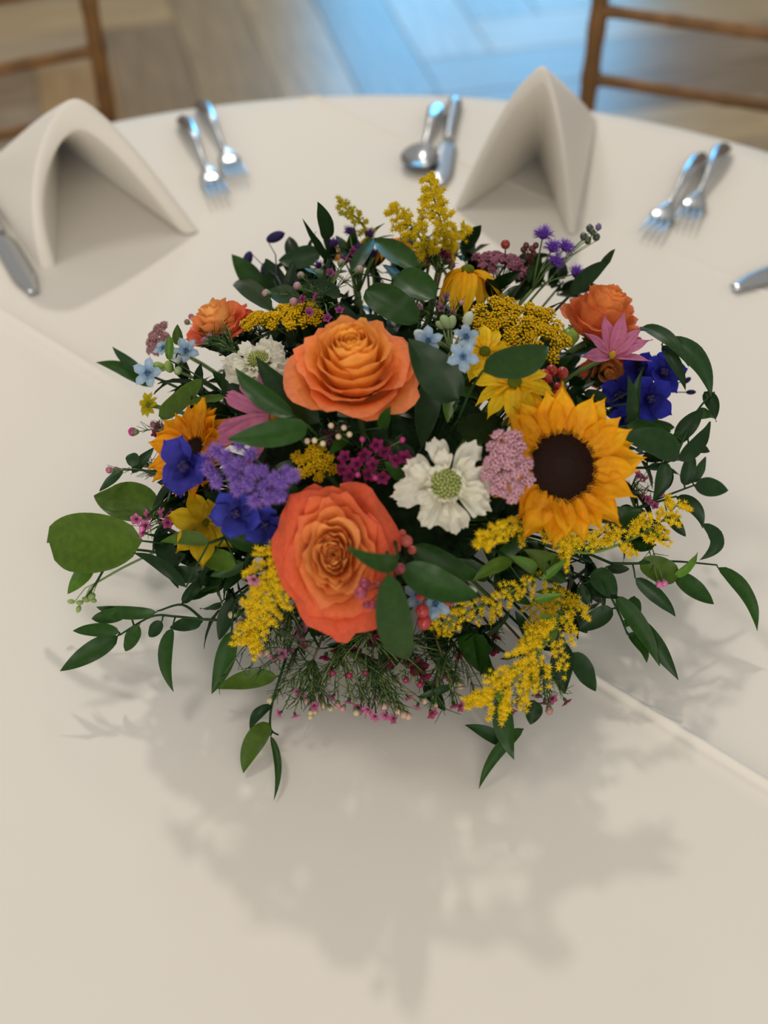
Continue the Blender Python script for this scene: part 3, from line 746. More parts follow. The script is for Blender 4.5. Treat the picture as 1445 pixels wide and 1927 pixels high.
# ------------------------------------------------------------------ goldenrod
def star(m, p, n, r, col, k=6, rnd=random):
    q = n.to_track_quat('Z', 'Y'); ph = rnd.random() * 6
    m.octa(p + n * r * .15, r * .42, col * 1.02, n)
    for j in range(k):
        an = ph + 2 * pi * j / k; d = q @ V((cos(an), sin(an), .35)); sd = q @ V((-sin(an), cos(an), 0))
        m.add([p + sd * r * .22, p - sd * r * .22, p + d * r * 1.1 + n * r * .1], [(0, 1, 2), (2, 1, 0)][:1], [col * .9, col * .9, col * 1.05])
def goldenrod(label, path, spread, n, seed, r=4.6, col=(C(230, 190, 20), C(246, 212, 34)), side=0.0, bare=.15, start=0.0, outer=1.0, per=9, lean=(0, 0)):
    """path: [(px,py,z)...] the arching axis; branchlets with florets off both sides"""
    P = [pt(*q) for q in path]; base = P[0]; root = thing('goldenrod_spray', label, 'goldenrod', Matrix.Translation(base)); rnd = random.Random(seed)
    fine = []
    for i in range(len(P) - 1):
        p0 = P[max(i - 1, 0)]; p1, p2 = P[i], P[i + 1]; p3 = P[min(i + 2, len(P) - 1)]
        for k in range(8):
            t = k / 8; fine.append(.5 * ((2 * p1) + (p2 - p0) * t + (2 * p0 - 5 * p1 + 4 * p2 - p3) * t * t + (3 * p1 - p0 - 3 * p2 + p3) * t**3))
    fine.append(P[-1]); s = mpp(base); st = MB(); st.tube([q - base for q in fine], .0013, .0005, C(110, 130, 50), 5)
    ft = stempts(base, footp(base), 8, .1); st.tube([q - base for q in ft], .0013, .0015, C(80, 110, 46), 5)
    lm = MB()
    for b in range(n):
        t = start + (1 - start) * (b + .5) / n; i = min(len(fine) - 2, int(t * (len(fine) - 1))); c = fine[i]; tg = (fine[i + 1] - fine[i]).normalized()
        out = (CAM - c).normalized(); sd = tg.cross(out).normalized(); sg = 1 if b % 2 else -1
        if side: sg = 1 if rnd.random() < .5 + side / 2 else -1
        ln = spread * s * (1.15 - .62 * t) * rnd.uniform(.55, 1.2)
        d = (sd * sg * rnd.uniform(.45, 1.1) + out * rnd.uniform(.1, .9) + tg * .55 + V((0, 0, -.15))).normalized()
        pts = [c + d * ln * q - V((0, 0, 1)) * ln * .25 * q * q + tg * ln * .15 * q * q for q in (0, .25, .5, .75, 1)]
        st.tube([q - base for q in pts], .0005, .0003, C(120, 142, 54), 4)
        m = MB()
        for k in range(int(per * 1.9)):
            q = min(.999, bare + (1 - bare) * (k + rnd.random() * .8) / (per * 1.9)); j = min(3, int(q * 4)); c2 = pts[j].lerp(pts[j + 1], q * 4 - j)
            nn = (out * .8 + V((0, 0, .5)) + V((rnd.uniform(-1, 1), rnd.uniform(-1, 1), rnd.uniform(-1, 1))) * .8).normalized()
            fp = c2 + nn * r * s * rnd.uniform(.3, 2.2); st.tube([c2 - base, fp - base], .0003, .0003, C(120, 150, 60), 3)
            star(m, fp - base, nn, r * s * rnd.uniform(.95, 1.45), mix(col[0], col[1], rnd.random()), 6, rnd)
            m.octa(fp - base - nn * r * s * .4, r * s * .35, C(150, 160, 50), nn, 1.6)
        m.obj('floret_cluster', MATTE, root)
        if b % 2 == 0:
            L = ln * .7; dd = (d + V((rnd.uniform(-.4, .4), rnd.uniform(-.4, .4), .2))).normalized(); ss_ = dd.cross(out).normalized()
            lm.add([c - base + ss_ * L * .08, c - base - ss_ * L * .08, c - base + dd * L * .6 - ss_ * L * .1, c - base + dd * L * .6 + ss_ * L * .1, c - base + dd * L], [(0, 1, 2, 3), (3, 2, 4)], [C(90, 124, 44)] * 5)
    st.obj('stem', STEM, root)
    if lm.v: lm.obj('leaflets', LEAF, root)
    return root
goldenrod('large bright goldenrod plume arching down at the lower right front', [(1062, 1110, 1.0), (1052, 1165, 1.03), (1010, 1235, 1.035), (955, 1290, 1.03), (912, 1328, 1.02)], 78, 62, 1, 5.2, per=9, side=.35)
goldenrod('goldenrod plume below the large sunflower reaching to the right', [(1040, 1030, 1.0), (1110, 1040, 1.03), (1180, 1018, 1.03), (1240, 985, 1.02), (1278, 944, 1.01)], 58, 36, 2, 4.8, per=8, side=-.4)
goldenrod('short goldenrod tuft beneath the white scabiosa and pink yarrow', [(985, 985, .99), (960, 992, 1.02), (925, 1000, 1.03), (906, 1025, 1.025)], 34, 16, 3, 4.8, per=8)
goldenrod('goldenrod tuft directly under the large sunflower', [(1010, 1000, .99), (1050, 1000, 1.02), (1075, 1012, 1.025), (1062, 1040, 1.02)], 34, 15, 33, 4.8, per=8)
goldenrod('dense yellow goldenrod left of the front rose', [(545, 1030, .99), (510, 1060, 1.02), (505, 1120, 1.03), (485, 1175, 1.025), (468, 1208, 1.015)], 62, 42, 4, 5.2, per=11, bare=.0)
goldenrod('sparse goldenrod bits above the large lower right plume', [(1045, 1075, .99), (1000, 1090, 1.01), (960, 1115, 1.01), (925, 1145, 1.0)], 46, 15, 5, 4.2, per=6)
goldenrod('thin goldenrod under the small pale blue flowers at the front', [(925, 1130, .97), (885, 1150, .985), (845, 1165, .985), (815, 1185, .98)], 42, 14, 6, 4.4, per=7)
YB = (C(206, 176, 14), C(226, 194, 24))
goldenrod('upright goldenrod tip, highest point at the back of the bouquet', [(838, 478, .97), (832, 430, .22), (820, 385, .235), (806, 334, .245)], 38, 26, 7, 5.2, YB, per=8)
goldenrod('goldenrod tip at the back left of the highest one', [(808, 492, .975), (795, 455, .215), (770, 420, .22), (736, 394, .225)], 36, 20, 8, 5.2, YB, per=8)
goldenrod('small goldenrod side shoot at the back right of the highest one', [(830, 478, .975), (845, 460, .205), (860, 440, .21), (878, 428, .21)], 26, 10, 9, 5.0, YB, per=7)
goldenrod('thin goldenrod shoot at the back left above the purple cluster', [(700, 450, .97), (680, 420, .21), (660, 400, .22), (637, 380, .225)], 22, 12, 10, 4.6, (C(160, 150, 20), C(196, 176, 24)), per=6)

# ------------------------------------------------------------------ fuzzy purple flossflower
def floss(label, balls, seed, col=(C(146, 112, 196), C(116, 78, 170)), nsp=230):
    c0 = pt(*balls[0][:3]); allc = [pt(b[0], b[1], b[2]) for b in balls]; mid = sum(allc, V((0, 0, 0))) / len(allc)
    hub = mid + (BC - mid).normalized() * .035; root = thing('purple_flossflower', label, 'flossflower', Matrix.Translation(mid)); rnd = random.Random(seed); st = MB()
    st.tube([q - mid for q in stempts(hub, footp(hub))], .0014, .0016, G_S, 5)
    for c, b in zip(allc, balls):
        r = b[3] * mpp(c); m = MB(); dn = (c - hub).normalized()
        m.ball(c - mid, r * .5, col[1] * .8, 10, 7)
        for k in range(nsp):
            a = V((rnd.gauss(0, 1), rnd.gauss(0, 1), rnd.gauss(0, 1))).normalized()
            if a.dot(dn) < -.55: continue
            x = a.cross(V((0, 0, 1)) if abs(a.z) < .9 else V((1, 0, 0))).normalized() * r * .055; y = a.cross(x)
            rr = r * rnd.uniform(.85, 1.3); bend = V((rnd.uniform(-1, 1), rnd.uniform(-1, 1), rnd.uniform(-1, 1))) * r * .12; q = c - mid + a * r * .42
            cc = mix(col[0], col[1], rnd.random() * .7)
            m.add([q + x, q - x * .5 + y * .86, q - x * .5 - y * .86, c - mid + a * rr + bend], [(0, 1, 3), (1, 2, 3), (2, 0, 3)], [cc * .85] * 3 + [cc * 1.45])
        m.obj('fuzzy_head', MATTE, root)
        st.tube([c - mid - dn * r * .4, c.lerp(hub, .5) - mid + V((0, 0, .002)), hub - mid], .0006, .0008, G_S, 4)
    st.obj('stem', STEM, root); return root
fb = [(885, 880), (905, 925), (945, 835), (1000, 870), (1075, 800), (1130, 855), (1070, 905), (1140, 950), (1195, 945), (1260, 985), (1210, 1025), (1300, 1005), (1362, 970), (1290, 1075), (1230, 1090), (1160, 1100), (925, 960), (950, 1000), (1050, 985), (1120, 1010), (1330, 950), (1020, 930), (1060, 1040)]
floss('large cluster of fuzzy purple flossflowers left of the front rose', [(80 + x / 2.89, 560 + y / 2.89, 1.03 + .006 * ((i * 7) % 5) / 5, 16 + (i * 5) % 4) for i, (x, y) in enumerate(fb)], 1, (C(158, 124, 206), C(116, 80, 172)))
floss('five fuzzy purple flossflowers sticking up at the back right', [(1022, 441, .205, 20), (1040, 466, 1.0, 19), (1064, 465, .20, 18), (1046, 492, 1.0, 18), (1084, 514, .185, 18)], 2, (C(132, 84, 190), C(92, 54, 150)), 200)
floss('dark purple flossflowers at the back left under the thin goldenrod shoot', [(657, 434, .205, 13), (696, 440, .2, 12), (630, 458, .195, 13), (715, 462, .195, 12), (648, 490, 1.0, 12), (678, 470, .2, 14), (600, 500, .98, 12), (702, 478, .195, 12)], 3, (C(104, 68, 140), C(70, 44, 100)), 130)

# ------------------------------------------------------------------ delphinium
def delphinium(label, blooms, seed, cols=(C(48, 52, 170), C(30, 30, 120)), buds=()):
    allc = [pt(*b[:3]) for b in blooms]; mid = sum(allc, V((0, 0, 0))) / len(allc); root = thing('blue_delphinium', label, 'delphinium', Matrix.Translation(mid)); rnd = random.Random(seed); st = MB()
    hub = mid + (BC - mid).normalized() * .03; st.tube([q - mid for q in stempts(hub, footp(hub))], .0016, .0018, G_S, 5)
    for c, b in zip(allc, blooms):
        r = b[3] * mpp(c); fm = frame(c - mid, cv(*b[4]), radians(b[5])); bl = bpy.data.objects.new('blossom', None); COL.objects.link(bl); bl.parent = root; bl.matrix_local = fm
        ms = [ray_mesh(r, r * .82, cols[1] * 1.0, cols[0], droop=.15 * k, lift=.1, tip=.62, seed=seed + 3 * k + r, curl=.14, groove=1) for k in range(3)]
        for k in range(5):
            a = 2 * pi * k / 5 + rnd.uniform(-.15, .15); mm = Matrix.Rotation(a, 4, 'Z') @ Matrix.Translation((r * .05, 0, 0)) @ Matrix.Rotation(-(.28 + rnd.uniform(-.2, .25)), 4, 'Y') @ Matrix.Rotation(rnd.uniform(-.3, .3), 4, 'X'); ob('petal', ms[k % 3], bl, mm)
        m = MB()
        for k in range(4):
            a = 2 * pi * k / 4 + .4; m.ball(V((cos(a) * r * .10, sin(a) * r * .10, r * .14)), r * .10, C(58, 50, 96), 6, 4, st=1.6)
        m.ball(V((0, 0, r * .10)), r * .10, C(150, 140, 150), 6, 4); m.obj('bloom_centre', MATTE, bl)
        m = MB(); m.tube([V((0, 0, 0)), V((0, -r * .1, -r * .35)), V((r * .05, -r * .3, -r * .75))], r * .10, r * .03, cols[1] * .9, 6); m.obj('spur', PETAL, bl)
        st.tube([c - mid, hub - mid], .0007, .0009, C(70, 90, 60), 4)
    for b in buds:
        c = pt(*b[:3]); r = b[3] * mpp(c); d = cv(*b[4]); m = MB(); m.ball(c - mid, r, C(44, 40, 92), 10, 7, ax=d, st=1.9); m.obj('bud', PETAL, root)
        st.tube([c - mid - d * r, c.lerp(hub, .4) - mid + V((0, 0, .006)), hub - mid], .0005, .0008, C(70, 70, 80), 4)
    st.obj('stem', STEM, root)
delphinium('deep blue delphinium cluster at the right edge above the sunflower', [(1246, 702, 1.0, 46, (.35, .2, .9), 10), (1222, 752, 1.01, 50, (.2, 0, 1), 40), (1168, 745, .985, 44, (-.1, .1, 1), 0), (1178, 790, .98, 40, (.1, -.3, 1), 20), (1205, 700, .98, 40, (0, .4, .8), 70)], 1,
           buds=[(1292, 716, .12, 5, (.6, .4, .2)), (1300, 738, .115, 5, (.7, 0, .2)), (1286, 700, .12, 5, (.5, .7, .2))])
delphinium('blue delphinium blossom in front of the half hidden left sunflower', [(352, 878, 1.035, 66, (-.45, .05, .7), 62)], 2, (C(64, 62, 168), C(44, 42, 130)))
delphinium('blue delphinium blossom under the purple flossflowers, right of the wilting flower', [(446, 966, 1.015, 54, (-.15, -.15, 1), 50), (498, 986, 1.0, 46, (.1, -.3, 1), 10)], 3, (C(64, 70, 180), C(36, 36, 116)))
def budsprig(label, buds, hub, col, name='bud_sprig', cat='bud sprig', st=1.9, stemc=None, budname='bud', mat=None, rough=.0):
    H = pt(*hub); root = thing(name, label, cat, Matrix.Translation(H)); sm = MB(); sm.tube([q - H for q in stempts(H, footp(H))], .0009, .0012, stemc if stemc is not None else G_S, 5)
    for b in buds:
        c = pt(*b[:3]); r = b[3] * mpp(c); d = cv(*(b[4] if len(b) > 4 else (0, 1, .3))); m = MB(); cc = b[5] if len(b) > 5 else col
        m.ball(c - H, r, cc, 12, 8, ax=d, st=st, col2=cc * 1.1, bump=rough); m.octa(c - H + d * r * st * .95, r * .3, cc * .6, d)
        m.obj(budname, mat or WAXY, root)
        sm.tube([c - H - d * r * st * .9, (c - H) * .45 + V((0, 0, .003)), V((0, 0, 0))], .0004, .0006, stemc if stemc is not None else G_S, 4)
    sm.obj('stem', STEM, root)
budsprig('dark violet delphinium buds drooping at the upper left back', [(466, 488, .155, 9, (-.3, -1, .3)), (518, 446, .17, 10, (1, .35, .3)), (498, 508, .15, 8, (0, -1, .3))], (520, 520, .99), C(58, 48, 96), stemc=C(72, 66, 84), mat=PETAL)
budsprig('dark green bud spike beside the purple flossflowers at the back right', [(1098, 445, .195, 7, (0, 1, 0)), (1110, 430, .2, 7, (0, 1, 0)), (1126, 427, .205, 6, (0, 1, 0), C(96, 80, 120)), (1106, 452, .195, 7, (0, 1, 0)), (1122, 446, .195, 7, (0, 1, 0)), (1115, 437, .2, 6, (0, 1, 0))], (1040, 520, .985), C(58, 66, 50), st=1.1, rough=.3)
budsprig('round striped green bud right of the broad yellow yarrow', [(1071, 635, 1.03, 18, (0, 1, .3))], (1040, 690, 1.0), C(120, 144, 44), st=1.0, rough=.25)
budsprig('round green bud at the back in front of the goldenrod tips', [(786, 492, 1.0, 15, (0, 1, .4))], (790, 540, .97), C(90, 116, 60), st=1.0, rough=.2)

# ------------------------------------------------------------------ pale blue star flowers
def starflower(label, stars, buds, hub, seed, leaves=()):
    H = pt(*hub); root = thing('blue_star_flower', label, 'star flower', Matrix.Translation(H)); rnd = random.Random(seed); sm = MB()
    sm.tube([q - H for q in stempts(H, footp(H))], .0012, .0014, G_P * .8, 5)
    for (x, y, z, r_, fc, sp) in stars:
        c = pt(x, y, z); r = r_ * mpp(c); bl = bpy.data.objects.new('blossom', None); COL.objects.link(bl); bl.parent = root; bl.matrix_local = frame(c - H, cv(*fc), radians(sp))
        me = ray_mesh(r, r * .62, C(150, 178, 204), C(176, 198, 216), droop=.12, lift=.12, tip=.60, seed=rnd.random() * 50, groove=1, curl=.12)
        for k in range(5): ob('petal', me, bl, Matrix.Rotation(2 * pi * k / 5 + rnd.uniform(-.08, .08), 4, 'Z') @ Matrix.Translation((r * .08, 0, 0)) @ Matrix.Rotation(-rnd.uniform(.05, .3), 4, 'Y'))
        m = MB()
        for k in range(5):
            a = 2 * pi * (k + .5) / 5; m.ball(V((cos(a) * r * .13, sin(a) * r * .13, r * .12)), r * .09, C(86, 118, 158), 6, 4, st=1.4)
        m.ball(V((0, 0, r * .12)), r * .08, C(60, 66, 80), 6, 4); m.ball(V((0, 0, -r * .1)), r * .14, G_P, 8, 5, st=1.5); m.obj('bloom_centre', MATTE, bl)
        sm.tube([c - H, (c - H) * .5 + V((0, 0, .003)), V((0, 0, 0))], .0006, .0009, G_P * .85, 4)
    for (x, y, z, r_, fc, cc) in buds:
        c = pt(x, y, z); r = r_ * mpp(c); d = cv(*fc); m = MB(); m.ball(c - H, r, cc, 10, 7, ax=d, st=1.5, col2=cc * 1.1); m.obj('bud', MATTE, root)
        sm.tube([c - H - d * r, (c - H) * .5, V((0, 0, 0))], .0006, .0009, G_P * .85, 4)
    sm.obj('stem', STEM, root)
WB, GB = C(196, 206, 196), C(148, 168, 120)
starflower('three pale blue star flowers with green buds right of the top rose', [(806, 641, 1.045, 29, (-.1, .3, 1), 90), (877, 634, 1.05, 27, (.1, .5, .9), 20), (871, 672, 1.06, 32, (.0, .2, 1), 60)],
           [(791, 629, 1.04, 9, (-.9, .3, .2), WB), (881, 600, 1.04, 10, (.4, 1, .2), C(190, 200, 176)), (838, 606, 1.04, 10, (-.5, .8, .3), GB), (850, 606, 1.04, 9, (.2, .9, .3), GB), (828, 612, 1.035, 7, (-.8, .6, .3), GB)], (850, 660, 1.02), 1)
starflower('pale blue star flowers at the left edge beside the dusty pink yarrow', [(350, 660, 1.03, 27, (.05, .3, 1), 50), (278, 702, 1.02, 30, (-.3, .1, 1), 80), (308, 655, 1.0, 22, (-.3, .5, .6), 0)],
           [(332, 676, 1.035, 10, (-.2, 0, 1), WB), (300, 690, 1.02, 9, (-.8, .3, .3), C(140, 164, 84)), (318, 690, 1.025, 9, (-.1, .5, .5), C(140, 164, 84)), (335, 698, 1.03, 8, (.1, -.5, .8), GB)], (340, 700, 1.0), 2)
starflower('pale blue star flowers among red berries low at the front', [(787, 1120, 1.0, 30, (-.2, .1, 1), 10), (843, 1112, 1.015, 33, (.1, .3, 1), 75), (819, 1137, 1.0, 32, (0, -.2, 1), 40)],
           [(885, 1110, 1.0, 9, (1, -.3, .3), WB)], (815, 1100, .97), 3)

# ------------------------------------------------------------------ wax flowers and berries
def wax(label, blooms, buds, hub, seed, cols=(C(150, 34, 92), C(116, 20, 66)), needles=8, group=None, budc=None, extra=()):
    """blooms (x,y,z,r[,face]) buds (x,y,z,r)"""
    H = pt(*hub); root = thing('wax_flower_sprig', label, 'wax flower', Matrix.Translation(H), group); rnd = random.Random(seed); sm = MB(); bn = MB()
    sm.tube([q - H for q in stempts(H, footp(H), 8, .05)], .0009, .0012, C(96, 84, 56), 5)
    for b in blooms:
        c = pt(*b[:3]); r = b[3] * mpp(c); n = (domen(c) * .5 + (CAM - c).normalized() * .5 + V((rnd.uniform(-.6, .6), rnd.uniform(-.4, .4), rnd.uniform(-.6, .4)))).normalized()
        q = n.to_track_quat('Z', 'Y'); m = MB(); ph = rnd.random() * 6; cc = mix(cols[0], cols[1], rnd.random() * .6); ce = cc * 1.25
        for k in range(5):
            a = ph + 2 * pi * k / 5; d = V((cos(a), sin(a), 0)); s_ = V((-sin(a), cos(a), 0))
            def fn(u_, v, d=d, s_=s_):
                u = u_ * 2 - 1; ww = r * .40 * sin(pi * cl(.16 + v * .80)) ** .6; return c - H + q @ (d * r * (.22 + .80 * v * (1 - .1 * u * u)) + s_ * u * ww + V((0, 0, r * (.42 * v - .15 * v * v + .12 * u * u)))), mix(cc * .75, ce, v)
            m.grid(fn, 4, 4)
        m.ball(c - H + n * r * .08, r * .26, cols[1] * .55, 8, 5, st=.7); m.ball(c - H - n * r * .25, r * .30, G_S * .9, 7, 5, ax=n, st=1.4)
        m.obj('blossom', PETAL, root); sm.tube([c - H - n * r * .5, (c - H) * .55 + V((0, 0, rnd.uniform(0, .006))), V((0, 0, 0))], .00045, .0007, C(104, 116, 62), 4)
    for b in buds:
        c = pt(*b[:3]); r = b[3] * mpp(c); m = MB(); n = (c - H).normalized(); bc = mix(budc[0], budc[1], rnd.random()) if budc else cols[0] * 1.1
        m.ball(c - H, r, bc, 8, 6); m.ball(c - H - n * r * .7, r * .75, G_S, 7, 5, ax=n, st=1.2); m.obj('bud', WAXY, root)
        sm.tube([c - H - n * r, (c - H) * .5 + V((0, 0, .003)), V((0, 0, 0))], .0004, .0006, C(104, 116, 62), 4)
    if needles:
        nm = MB(); k_ = 0
        pts = [pt(*b[:3]) - H for b in list(blooms) + list(buds)]
        for i in range(needles * 10):
            e = pts[i % len(pts)]; a = e * rnd.uniform(.05, .85) + V((0, 0, .002)); d = (e.normalized() + V((rnd.uniform(-1, 1), rnd.uniform(-1, 1), rnd.uniform(-1, 1))) * 1.0).normalized()
            nm.tube([a, a + d * rnd.uniform(.006, .013)], .00035, .0002, C(58, 88, 42) * rnd.uniform(.7, 1.3), 3)
        nm.obj('needle_leaves', LEAF, root, kind='stuff')
    sm.obj('stem', STEM, root); return root
MG = (C(158, 40, 102), C(112, 22, 68)); LP = (C(206, 118, 160), C(176, 84, 128)); DR = (C(132, 24, 66), C(100, 16, 46)); BP = (C(190, 120, 132), C(206, 190, 150))
def z4(x, y, z, r): return (450 + x / 2.89, 780 + y / 2.89, z, r)
def z7(x, y, z, r): return (480 + x / 2.258, 1080 + y / 2.258, z, r)
def z1(x, y, z, r): return (400 + x / 2.89, 320 + y / 2.89, z, r)
def z3(x, y, z, r): return (80 + x / 2.89, 560 + y / 2.89, z, r)
wax('magenta wax flower cluster between the two large roses', [z4(*q, 1.01, 15) for q in ((575, 235), (680, 220), (745, 165), (790, 200), (850, 245), (935, 310), (560, 300), (600, 335), (700, 325), (780, 340), (640, 270), (900, 235), (730, 275))],
    [z4(*q, 1.02, 6) for q in ((670, 135), (888, 138), (645, 328), (740, 345))], (680, 880, .97), 1, MG, 10)
wax('dark budded wax flower sprig just under the top rose', [z4(*q, 1.0, 11) for q in ((455, 110), (480, 140), (520, 90))], [z4(*q, 1.02, 6) for q in ((570, 72), (600, 108), (410, 142), (455, 158), (370, 145), (500, 60), (540, 120))], (630, 830, .98), 2, (C(110, 50, 82), C(90, 40, 66)), 8, budc=(C(206, 196, 150), C(180, 130, 140)))
wax('pink wax flower sprig above the top rose', [z1(*q, 1.015, 10) for q in ((490, 705), (565, 690), (525, 775), (690, 765), (625, 805), (735, 490), (760, 440), (640, 560))], [z1(*q, 1.02, 8) for q in ((440, 715), (480, 575), (460, 630), (290, 670), (700, 505), (800, 540))], (610, 570, .98), 3, (C(182, 84, 142), C(150, 60, 118)), 14, budc=(C(180, 100, 150), C(170, 140, 130)))
wax('magenta wax flower sprig at the back left of the mauve yarrow', [(805 + 9 * i % 40, 476 + (i * 7) % 20, 1.0, 11) for i in range(7)], [(850, 500, 1.0, 7), (842, 492, 1.0, 6)], (825, 520, .97), 4, (C(140, 50, 90), C(110, 34, 70)), 8)
wax('magenta wax flowers on the left between yellow petals', [z3(*q, 1.0, 11) for q in ((620, 740), (650, 790), (690, 770), (630, 700), (680, 700))], [z3(490, 730, 1.0, 9), z3(600, 690, 1.0, 6)], (330, 815, .97), 5, MG, 8)
wax('pink wax flowers beside the large round leaf at the left', [z3(*q, 1.02, 12) for q in ((510, 1205), (580, 1180), (660, 1170), (680, 1225), (550, 1280), (560, 1240), (690, 1180))], [z3(540, 1260, 1.02, 6)], (325, 985, .99), 6, (C(206, 110, 160), C(166, 50, 104)), 6)
wax('lone pink bud twig at the far left', [], [z3(362, 938, 1.0, 7), z3(400, 935, .99, 6), z3(560, 910, .99, 6), z3(590, 960, .99, 6), z3(545, 870, .98, 6)], (300, 890, .98), 7, LP, 6, budc=(C(176, 84, 124), C(130, 110, 90)))
wax('pale pink wax flowers hanging below the left goldenrod', [z4(*q, 1.01, 15) for q in ((270, 1175), (335, 1155), (240, 1125), (340, 1210))] + [z4(*q, 1.01, 13) for q in ((190, 1320), (235, 1300), (270, 1275))],
    [z4(*q, 1.01, 8) for q in ((112, 1300), (152, 1298), (15, 1020), (50, 1050), (-40, 1090), (10, 1130), (-10, 1150))], (545, 1150, .98), 8, (C(196, 124, 156), C(168, 92, 132)), 14, budc=(C(180, 168, 130), C(190, 130, 140)))
wax('lone pink wax blossom resting on the left goldenrod', [(478, 1090, 1.055, 15)], [], (490, 1075, 1.03), 9, (C(196, 130, 150), C(150, 84, 110)), 0)
wax('deep magenta wax flowers under the tip of the front rose', [z7(*q, 1.0, 16) for q in ((380, 300), (500, 280), (550, 282), (525, 265))] + [z7(400, 285, .99, 12)], [z7(640, 325, 1.0, 9), z7(210, 300, 1.0, 9)], (700, 1180, .96), 10, DR, 16)
wax('large dark magenta wax blossom at the lower middle', [z7(692, 392, .995, 22), z7(650, 375, .99, 13), z7(780, 340, .99, 15), z7(640, 325, .99, 13), z7(825, 278, .985, 13)], [], (760, 1200, .96), 11, DR, 16)
wax('dark magenta wax flowers left of the large goldenrod plume', [z7(1010, 320, .99, 14), z7(1000, 300, .99, 13), z7(1025, 262, .985, 12), z7(1055, 195, .985, 11)], [], (930, 1190, .96), 12, DR, 8)
wax('light pink wax blossoms dangling under the middle of the bouquet', [z7(440, 568, .03, 14), z7(555, 600, .03, 11), z7(510, 605, .028, 11), z7(590, 615, .026, 11), z7(575, 545, .032, 10)],
    [z7(515, 538, .034, 7), z7(547, 565, .033, 8), z7(610, 585, .03, 8), z7(632, 600, .03, 8), z7(650, 605, .028, 8), z7(600, 450, .04, 7), z7(372, 573, .03, 6), z7(455, 530, .03, 6), z7(480, 590, .03, 7)], (700, 1240, .055), 13, LP, 26, budc=(C(186, 176, 136), C(190, 110, 140)))
wax('light pink wax blossoms dangling at the lower left front', [z7(105, 590, .03, 10), z7(170, 600, .03, 10), z7(180, 500, .035, 9), z7(200, 508, .035, 9)], [z7(65, 540, .03, 8), z7(75, 530, .03, 8), z7(235, 590, .03, 6), z7(235, 608, .028, 6), z7(290, 560, .03, 7), z7(320, 572, .03, 6), z7(255, 587, .03, 6)], (590, 1240, .055), 14, (C(206, 120, 170), C(186, 80, 140)), 22, budc=(C(186, 176, 136), C(176, 150, 120)))
wax('pink wax blossoms dangling right of the middle front', [z7(750, 590, .028, 13), z7(870, 562, .03, 12), z7(845, 555, .03, 12), z7(770, 450, .04, 13), z7(840, 440, .04, 13), z7(805, 420, .04, 12)], [z7(872, 475, .04, 8), z7(800, 410, .04, 7), z7(765, 560, .03, 6)], (830, 1230, .06), 15, (C(190, 96, 130), C(166, 62, 104)), 20, budc=(C(196, 160, 130), C(186, 176, 136)))
wax('dusky pink wax blossoms under the large goldenrod plume', [z7(1085, 575, .03, 13), z7(1230, 545, .035, 13), z7(1260, 530, .035, 12), z7(1320, 540, .03, 12), z7(1200, 510, .035, 12), z7(1160, 420, .04, 11)], [z7(1250, 582, .03, 8), z7(1300, 470, .035, 6), z7(1120, 560, .03, 7), z7(1010, 540, .03, 6)], (1020, 1250, .06), 16, (C(180, 92, 124), C(130, 50, 84)), 18, budc=(C(190, 180, 140), C(160, 96, 110)))
wax('pink wax flower twig right of the sunflower', [(1200, 895, 1.0, 11), (1212, 900, 1.0, 9), (1218, 940, 1.0, 10), (1232, 952, 1.0, 9), (1208, 932, 1.0, 8)], [(1245, 930, .1, 6), (1250, 1098, .07, 7), (1240, 1100, .07, 7)], (1185, 925, .97), 17, (C(196, 104, 150), C(160, 70, 110)), 10)
wax('pale wax flower twig between the top rose and the hanging coneflower', [(840, 560, .99, 10), (830, 580, .99, 9), (822, 572, .99, 9), (850, 590, .985, 9)], [(790, 577, 1.0, 7), (868, 570, .99, 5), (700, 570, 1.0, 5)], (830, 620, .96), 18, (C(186, 132, 156), C(140, 84, 116)), 10)
wax('small pink bud twig over the upper left orange rose', [(402, 608, 1.02, 9)], [(386, 642, 1.02, 9), (418, 595, 1.03, 7), (395, 632, 1.02, 6), (360, 596, 1.0, 6), (352, 606, 1.0, 6)], (445, 665, .99), 19, (C(120, 84, 70), C(96, 70, 60)), 16, budc=(C(170, 80, 130), C(120, 110, 80)))
# needle foliage tufts, dark green, at the open lower front
for i, (x, y, z, lab) in enumerate([(560, 1260, .04, 'fine needle foliage at the lower left front between wax buds'), (660, 1265, .035, 'fine needle foliage under the front rose'), (760, 1270, .035, 'fine needle foliage at the lower middle front'), (850, 1245, .045, 'fine needle foliage left of the large goldenrod plume'), (500, 1215, .05, 'fine needle foliage under the dense left goldenrod')]):
    H = pt(x, y - 40, z + .01); root = thing('needle_foliage', lab, 'foliage', Matrix.Translation(H)); rnd = random.Random(50 + i); sm = MB(); nm = MB()
    sm.tube([q - H for q in stempts(H, footp(H), 6, 0)], .0008, .001, G_S * .7, 4)
    for k in range(7):
        e = V((rnd.uniform(-.045, .035), -.02 - rnd.random() * .02, rnd.uniform(-.02, .025))); sm.tube([V((0, 0, 0)), e * .5 + V((0, 0, .004)), e], .0006, .0004, C(74, 84, 50), 4)
        for j in range(11):
            a = e * rnd.uniform(.1, 1); d = (e.normalized() * .8 + V((rnd.uniform(-1, 1), rnd.uniform(-1, 1), rnd.uniform(-1, 1)))).normalized()
            nm.tube([a, a + d * rnd.uniform(.007, .015)], .0004, .0002, C(46, 76, 38) * rnd.uniform(.7, 1.3), 3)
    sm.obj('stem', STEM, root); nm.obj('needle_leaves', LEAF, root, kind='stuff')

